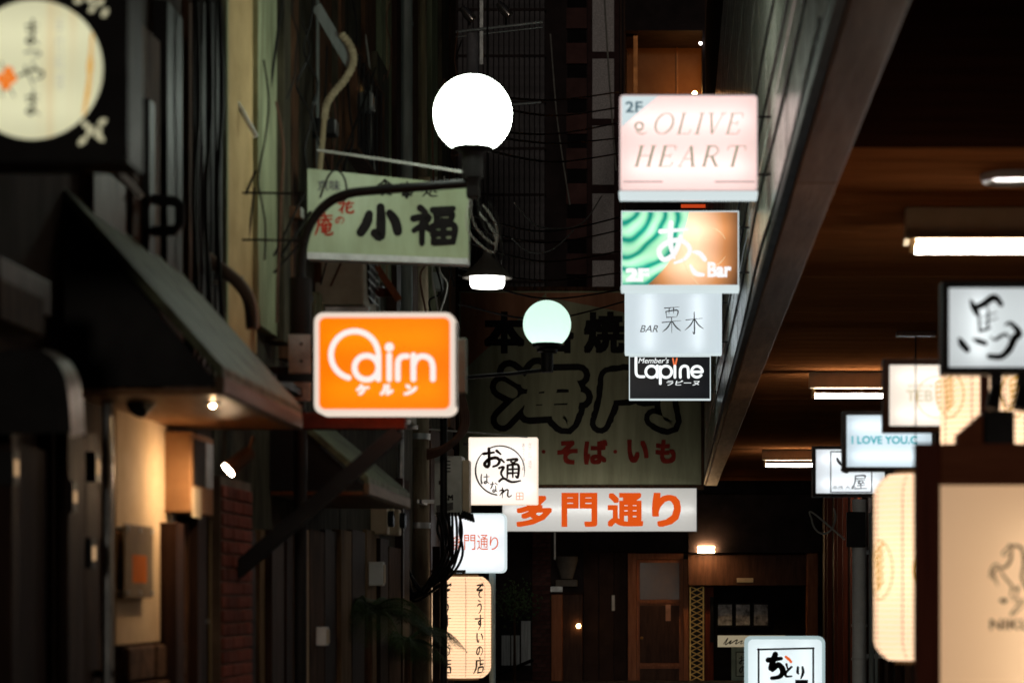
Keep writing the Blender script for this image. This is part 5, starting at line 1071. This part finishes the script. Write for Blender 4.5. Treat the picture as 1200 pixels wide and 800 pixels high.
# ------------------------------------------------------------------ cables
def cable(label, pts, Y, r=.008, m=None, group='loose cables between the fronts', sub=6):
    w = [P(p[0], p[1], p[2] if len(p) > 2 else Y) for p in pts]; w3 = [Vector(q) for q in catmull([tuple(v) for v in w], sub)]
    single('electric_cable', label, 'cable', MB().tube(w3, r, 6), m or m_cable, tuple(w3[0]), group, smooth=True)
pale = mat('cable_pale', (.36, .36, .33)); brn = mat('cable_brown', (.12, .06, .04))
cable('thin line running from the pale board to the near globe lamp', [(372, 176), (455, 188), (545, 202)], 13.2, .008, pale)
cable('black cable looping over the pale board corner', [(375, 232), (384, 208), (394, 199), (404, 210), (406, 232), (396, 236)], 13.2, .006)
cable('black cable drooping down the beige wall', [(300, 200), (280, 245), (275, 260)], 12.3, .007)
cable('black cable hanging along the beige wall edge', [(298, 220), (290, 290), (284, 322)], 12.4, .006)
cable('pale twisted cable strung over the awning end', [(205, 324), (230, 331), (258, 330), (285, 325)], 11.3, .007, pale)
cable('black cable crossing the pilaster', [(331, 0), (320, 80), (312, 150), (305, 330)], 12.9, .008)
cable('black cable slanting across the sooty wall', [(440, 80, 15), (398, 190, 14), (330, 300, 13)], 14, .008)
for i in range(6):
    y0 = 250 + i * 21; cable('dark overhead wire crossing before the end building, number %s from the top' % ('first', 'second', 'third', 'fourth', 'fifth', 'sixth')[i], [(536, y0 + random.uniform(-14, 8), 24), (640, y0 + 12 + random.uniform(0, 14), 30), (732, y0 + random.uniform(-6, 6), 38)], 30, .012)
for i in range(5):
    y0 = 108 + i * 18; cable('thin dark wire strung to the pink sign, %s one down' % ('first', 'second', 'third', 'fourth', 'fifth')[i], [(560, y0 + random.uniform(-8, 8), 24), (650, y0 + 4 + random.uniform(0, 10), 33), (725, y0, 42)], 33, .014)
cable('pale slack wire looping before the granite pillar', [(603, 238, 26), (625, 262, 28), (648, 268, 30), (682, 262, 33), (705, 230, 36)], 30, .010, pale)
cable('pale slack wire hanging beside the granite pillar', [(600, 280, 24), (622, 296, 25), (648, 292, 26), (672, 270, 28)], 25, .008, pale)
cable('pale vertical wire down the granite pillar', [(708, -10), (712, 60), (716, 120), (722, 200)], 43.6, .016, pale)
cable('slack vertical wire left of the granite pillar', [(645, 40), (652, 130), (660, 190), (668, 240)], 42, .014, pale)
for i, (x, y, a) in enumerate(((560, 235, 10), (566, 240, 14), (572, 236, 12), (562, 250, 16), (578, 262, 9))):
    cable('tangled loop of wire hanging below the near globe, %s coil' % ('first', 'second', 'third', 'fourth', 'fifth')[i], [(556, 215), (x - a, y + 8), (x - a * .4, y + 30), (x + a, y + 46), (x + a * 1.1, y + 24), (x, y)], 12.6 + i * .04, .003, pale if i % 2 else m_cable)
cable('pale wire running from the cabinet to the square white sign', [(503, 503), (560, 507), (618, 512)], 20.9, .008, pale)
for i in range(4): cable('thick brown cable loop dropping from the orange sign, %s strand' % ('first', 'second', 'third', 'fourth')[i], [(535 + i * 2.5, 462), (541 + i * 2.5, 490), (536 + i * 2, 510), (518, 524 + i * 2), (500, 528 + i * 3)], 19.5 + i * .05, .018, brn)
for i in range(9):
    x = 512 + i * 3.6; e = 505 + random.uniform(-8, 12)
    cable('black cable in the bundle under the grey cabinet, %s from the left' % ('first', 'second', 'third', 'fourth', 'fifth', 'sixth', 'seventh', 'eighth', 'ninth')[i], [(x, 600), (x + random.uniform(-3, 6), 622), (x + 6 - i * .6 + random.uniform(-4, 4), 650), (x - 6 - i, 676 + random.uniform(-8, 8)), (e - 20, 692 + i * 1.5), (478, 665 + i * 3)], 19.85 + .02 * i, .012)
for i in range(3): cable('black cable coil hung on the utility pole, %s ring' % ('upper', 'middle', 'lower')[i], [(460 + 15 * math.cos(R(a)), 625 + i * 5 + (12 + i * 2) * math.sin(R(a))) for a in range(0, 361, 30)], 19.6 + i * .05, .007, pale if i == 1 else m_cable)
for i, x in enumerate((229, 243, 256)): cable('vertical black cable on the dark riser, %s one' % ('left', 'middle', 'right')[i], [(x, -30), (x + 4, 120), (x - 2, 240), (x + 6, 400)], wy(x, .12), .012)
for i in range(4): cable('black cable running along the pale slab wall, %s from the edge' % ('first', 'second', 'third', 'fourth')[i], [(XF * K / y_ + VX - 1.2, VY - (2.0 + i * .35 + .04 * math.sin(y_)) * K / y_, y_ - .05) for y_ in (8.5, 10, 12, 14.5, 18, 23, 30)], 12, .009, group='cables on the slab wall')
for i, x in enumerate((876, 886)):
    single('cable_ladder', 'perforated dark cable ladder rising beside the slab wall, %s one' % ('left', 'right')[i], 'ladder', MB().box(P(x, 0, 16.9).x, P(x + 5, 0, 16.9).x, 16.88, 16.9, P(0, 112, 16.9).z, P(0, -60, 16.9).z), m_black, P(x, 112, 16.9))
cable('loop of pale cable beside the white drain pipe', [(965 + 14 * math.cos(R(a)), 605 + 20 * math.sin(R(a))) for a in range(-30, 200, 25)] + [(990, 632)], 27.6, .012, pale)
# ------------------------------------------------------------------ palm and shrub
def palm(label, x, y, Y, n, L):
    c = P(x, y, Y); t = Thing('palm_plant', label, 'plant', (c.x, Y, 0))
    t.part('pot', MB().lathe([(.12, 0), (.15, .25), (.165, .27), (.15, .28), (.13, .26)], (c.x, Y, 0), 18), m_stone, smooth=True)
    t.part('stem', MB().tube([(c.x, Y, .2), (c.x, Y, c.z)], [.035, .025], 8), m_rust)
    gm = mat('palm_leaf', (.05, .085, .03), (.025, .04, .015), scale=10, rough=.5, vary=.3)
    for i in range(n):
        a = 2 * math.pi * i / n + random.uniform(-.3, .3); l = L * random.uniform(.8, 1.15); up = random.uniform(.35, 1.1); mb = MB(); pts = []
        for k_ in range(15):
            u = k_ / 14; pts.append(Vector((c.x + math.cos(a) * l * u * .8, Y + math.sin(a) * l * u * .8, c.z + l * (up * u - (.55 + up * .55) * u * u))))
        mb.tube(pts, [.008 * (1 - .8 * k_ / 14) for k_ in range(15)], 5)
        for k_ in range(2, 15):
            d = (pts[k_] - pts[k_ - 1]).normalized(); s_ = d.cross(Vector((0, 0, 1))).normalized(); ll = .19 * math.sin(math.pi * min(1, k_ / 15 + .08)) + .03
            for f_ in (0, .5):
                p_ = pts[k_ - 1].lerp(pts[k_], f_)
                for sg in (-1, 1):
                    tip = p_ + s_ * sg * ll + d * ll * .7 - Vector((0, 0, ll * .45)); w_ = d * .0042
                    mb.add([p_ - w_, p_ + w_, p_.lerp(tip, .55) + w_ * .8, tip, p_.lerp(tip, .55) - w_ * .8], [(0, 1, 2, 3, 4)])
        t.part('frond', mb, gm)
palm('dark feathery palm in a pot before the far left front', 432, 720, 16.4, 13, .62)
palm('smaller feathery palm in a pot below the cable bundle', 478, 752, 18.6, 10, .5)
t = Thing('leafy_shrub', 'small green shrub behind the lettered lantern', 'shrub', (P(603, 0, 41).x, 41, 0)); c = P(603, 705, 41)
t.part('trunk', MB().tube([(c.x, 41, 0), c], [.03, .015], 6), m_rust)
lm = MB()
for i in range(420):
    p_ = c + Vector((random.gauss(0, .17), random.gauss(0, .15), random.gauss(0, .17))); u_ = Vector([random.uniform(-1, 1) for _ in range(3)]).normalized(); v_ = u_.orthogonal().normalized(); s_ = random.uniform(.02, .045)
    lm.add([p_ - u_ * s_, p_ + v_ * s_ * .5, p_ + u_ * s_, p_ - v_ * s_ * .5], [(0, 1, 2, 3)])
t.part('crown', lm, mat('shrub_leaf', (.07, .12, .05), (.03, .06, .02), scale=8), kind='stuff')

# ------------------------------------------------------------------ clutter on the left fronts
rnd = random.Random(21)
ORD = 'first second third fourth fifth sixth seventh eighth ninth tenth eleventh twelfth'.split()
for i in range(12):
    x = 312 + i * 13.5 + rnd.uniform(-4, 4); y0 = rnd.uniform(-40, 120); L_ = rnd.uniform(120, 300); pts = []
    for k_ in range(6): pts.append((x + rnd.uniform(-7, 7) + k_ * rnd.uniform(-1, 2), y0 + L_ * k_ / 5))
    cable('thin loose cable hanging down the stained left fronts, %s from the left' % ORD[i], pts, wy(x, rnd.uniform(.1, .2)), rnd.uniform(.004, .009), rnd.choice((m_cable, m_cable, pale, brn)), 'loose cables down the left fronts')
for i in range(9):
    x = 500 + i * 4.4; y0 = rnd.uniform(20, 300); pts = [(x + rnd.uniform(-9, 9), y0 + rnd.uniform(28, 40) * k_) for k_ in range(6)]
    cable('thin loose cable hanging beside the drain pipes, %s from the left' % ORD[i], pts, wy(x, .22), rnd.uniform(.006, .012), rnd.choice((m_cable, pale, brn)), 'loose cables beside the drain pipes')
for i, (x, y) in enumerate(((318, 226), (318, 281))):
    Yr = wy(300, .1); single('step_rung', ('upper', 'lower')[i] + ' thin black rung bracket across the pale pilaster', 'bracket', MB().tube([P(300, y, Yr), P(358, y + 1, Yr)], .006, 6).tube([P(302, y, Yr), (XL - .01, Yr, P(0, y, Yr).z)], .006, 6), m_black, P(300, y, Yr), 'rung brackets across the pilaster')
for a_, b_, lab in (((321, 300), (356, 228), 'slanting black stay rod left of the pale board, upper one'), ((321, 320), (364, 272), 'slanting black stay rod left of the pale board, lower one')):
    single('stay_rod', lab, 'rod', MB().tube([P(*a_, 12.9), P(*b_, 12.9)], .007, 6), m_black, P(*a_, 12.9))
def acunit(label, x, y, Y, w, h):
    c = P(x, y, Y); t = Thing('air_conditioner', label, 'air conditioner', (c.x, Y, c.z - h / 2))
    t.part('body', MB().box(XL - .02, XL + .3, Y - w / 2, Y + w / 2, c.z - h / 2, c.z + h / 2), mat('ac_beige', (.40, .38, .30), (.26, .24, .18), scale=5, rough=.6), bevel=.012)
    t.part('fan_ring', MB().tube([(XL + .3, Y, c.z), (XL + .315, Y, c.z)], h * .4, 24), m_blackpl, smooth=True)
    for i in range(7): t.part('grille_bar', MB().box(XL + .316, XL + .322, Y - w * .42, Y + w * .42, c.z - h * .36 + i * h * .12, c.z - h * .36 + i * h * .12 + .008), m_steel)
    for s_ in (-1, 1): t.part('foot', MB().box(XL - .02, XL + .32, Y + s_ * w * .35 - .02, Y + s_ * w * .35 + .02, c.z - h / 2 - .03, c.z - h / 2 - .001), m_steel)
acunit('beige air conditioner unit on brackets below the pale board', 400, 325, 15.2, .62, .42)
acunit('small beige air conditioner unit behind the orange sign', 455, 455, 17.6, .7, .5)
def swin(label, x0, x1, y0, y1, off=.04):
    ya, yb = wy(x0, off), wy(x1, off); z0, z1 = P(0, y1, ya).z, P(0, y0, ya).z; t = Thing('grilled_window', label, 'window', (XL, (ya + yb) / 2, z0))
    t.part('pane', MB().box(XL, XL + off + .02, ya, yb, z0, z1), m_glass)
    f = MB(); f.box(XL, XL + off + .06, ya - .03, ya, z0 - .03, z1 + .03).box(XL, XL + off + .06, yb, yb + .03, z0 - .03, z1 + .03).box(XL, XL + off + .06, ya, yb, z1, z1 + .03).box(XL, XL + off + .06, ya, yb, z0 - .03, z0); t.part('frame', f, m_rust)
    n_ = 6
    for i in range(n_): y_ = ya + (yb - ya) * (i + .5) / n_; t.part('grille_bar', MB().box(XL + off + .05, XL + off + .062, y_ - .008, y_ + .008, z0, z1), m_black)
swin('dim grilled window high on the stained left front', 408, 440, 60, 170, .1)
for i, (x, y) in enumerate(((452, 610), (466, 612), (458, 585))):
    ya = wy(x, .1); c = P(x, y, ya); t = Thing('electric_meter', ('left', 'right', 'upper')[i] + ' round glass electric meter by the cable coil', 'meter', (XL + .1, ya, c.z), 'electric meters by the cable coil')
    t.part('case', MB().box(XL - .01, XL + .12, ya - .08, ya + .08, c.z - .1, c.z + .1), m_cream, bevel=.01); t.part('dial', MB().tube([(XL + .12, ya, c.z + .015), (XL + .16, ya, c.z + .015)], .06, 18), m_glass, smooth=True)

# conduits, boxes and bundles that give the stained fronts their depth
for i, (x, r_, y0, y1, m_, lab) in enumerate(((358, 1.4, -200, 300, m_pipe2, 'thin buff conduit left of the hose'), (385, 1.2, -200, 90, m_pipe, 'thin grey conduit behind the hose top'), (418, 2.0, -200, 300, m_rust, 'rusty conduit right of the hose'), (426, 1.2, -200, 320, m_pipe, 'hair thin grey conduit right of the rusty one'), (452, 2.6, -200, 330, m_pipe2, 'buff pipe left of the wide grey drain pipe'), (461, 1.4, -200, 470, m_rust, 'thin rusty pipe touching the wide grey drain pipe'), (513, 2.2, -200, 470, m_pipe, 'grey pipe right of the thin buff pipe'), (522, 1.6, -200, 500, m_rust, 'rusty pipe at the far corner of the left row'))):
    pipe(lab, x, r_, y0, y1, m_, name='conduit_pipe')
for i, (x, y, w_, h_, lab) in enumerate(((386, 150, 12, 18, 'small dark junction box below the hose'), (430, 120, 14, 20, 'small grey junction box on the rusty conduit'), (452, 250, 12, 16, 'small grey junction box above the orange sign'), (500, 220, 10, 22, 'narrow grey junction box beside the near globe'), (513, 330, 10, 20, 'narrow grey junction box beside the shaded lamp'), (345, 250, 9, 14, 'small rusty junction box left of the lamp arm'))):
    ya = wy(x, .12); c = P(x, y, ya); s_ = ya / K; t = Thing('junction_box', lab, 'box', (XL, ya, c.z))
    t.part('case', MB().box(XL - .02, XL + .16, ya - w_ * s_ * 1.2, ya + w_ * s_ * 1.2, c.z - h_ / 2 * s_, c.z + h_ / 2 * s_), (m_blackpl, m_pipe, m_pipe, m_pipe2, m_pipe, m_rust)[i], bevel=.006)
    t.part('lid', MB().box(XL + .16, XL + .168, ya - w_ * s_, ya + w_ * s_, c.z - h_ / 2.4 * s_, c.z + h_ / 2.4 * s_), m_steel, bevel=.003)
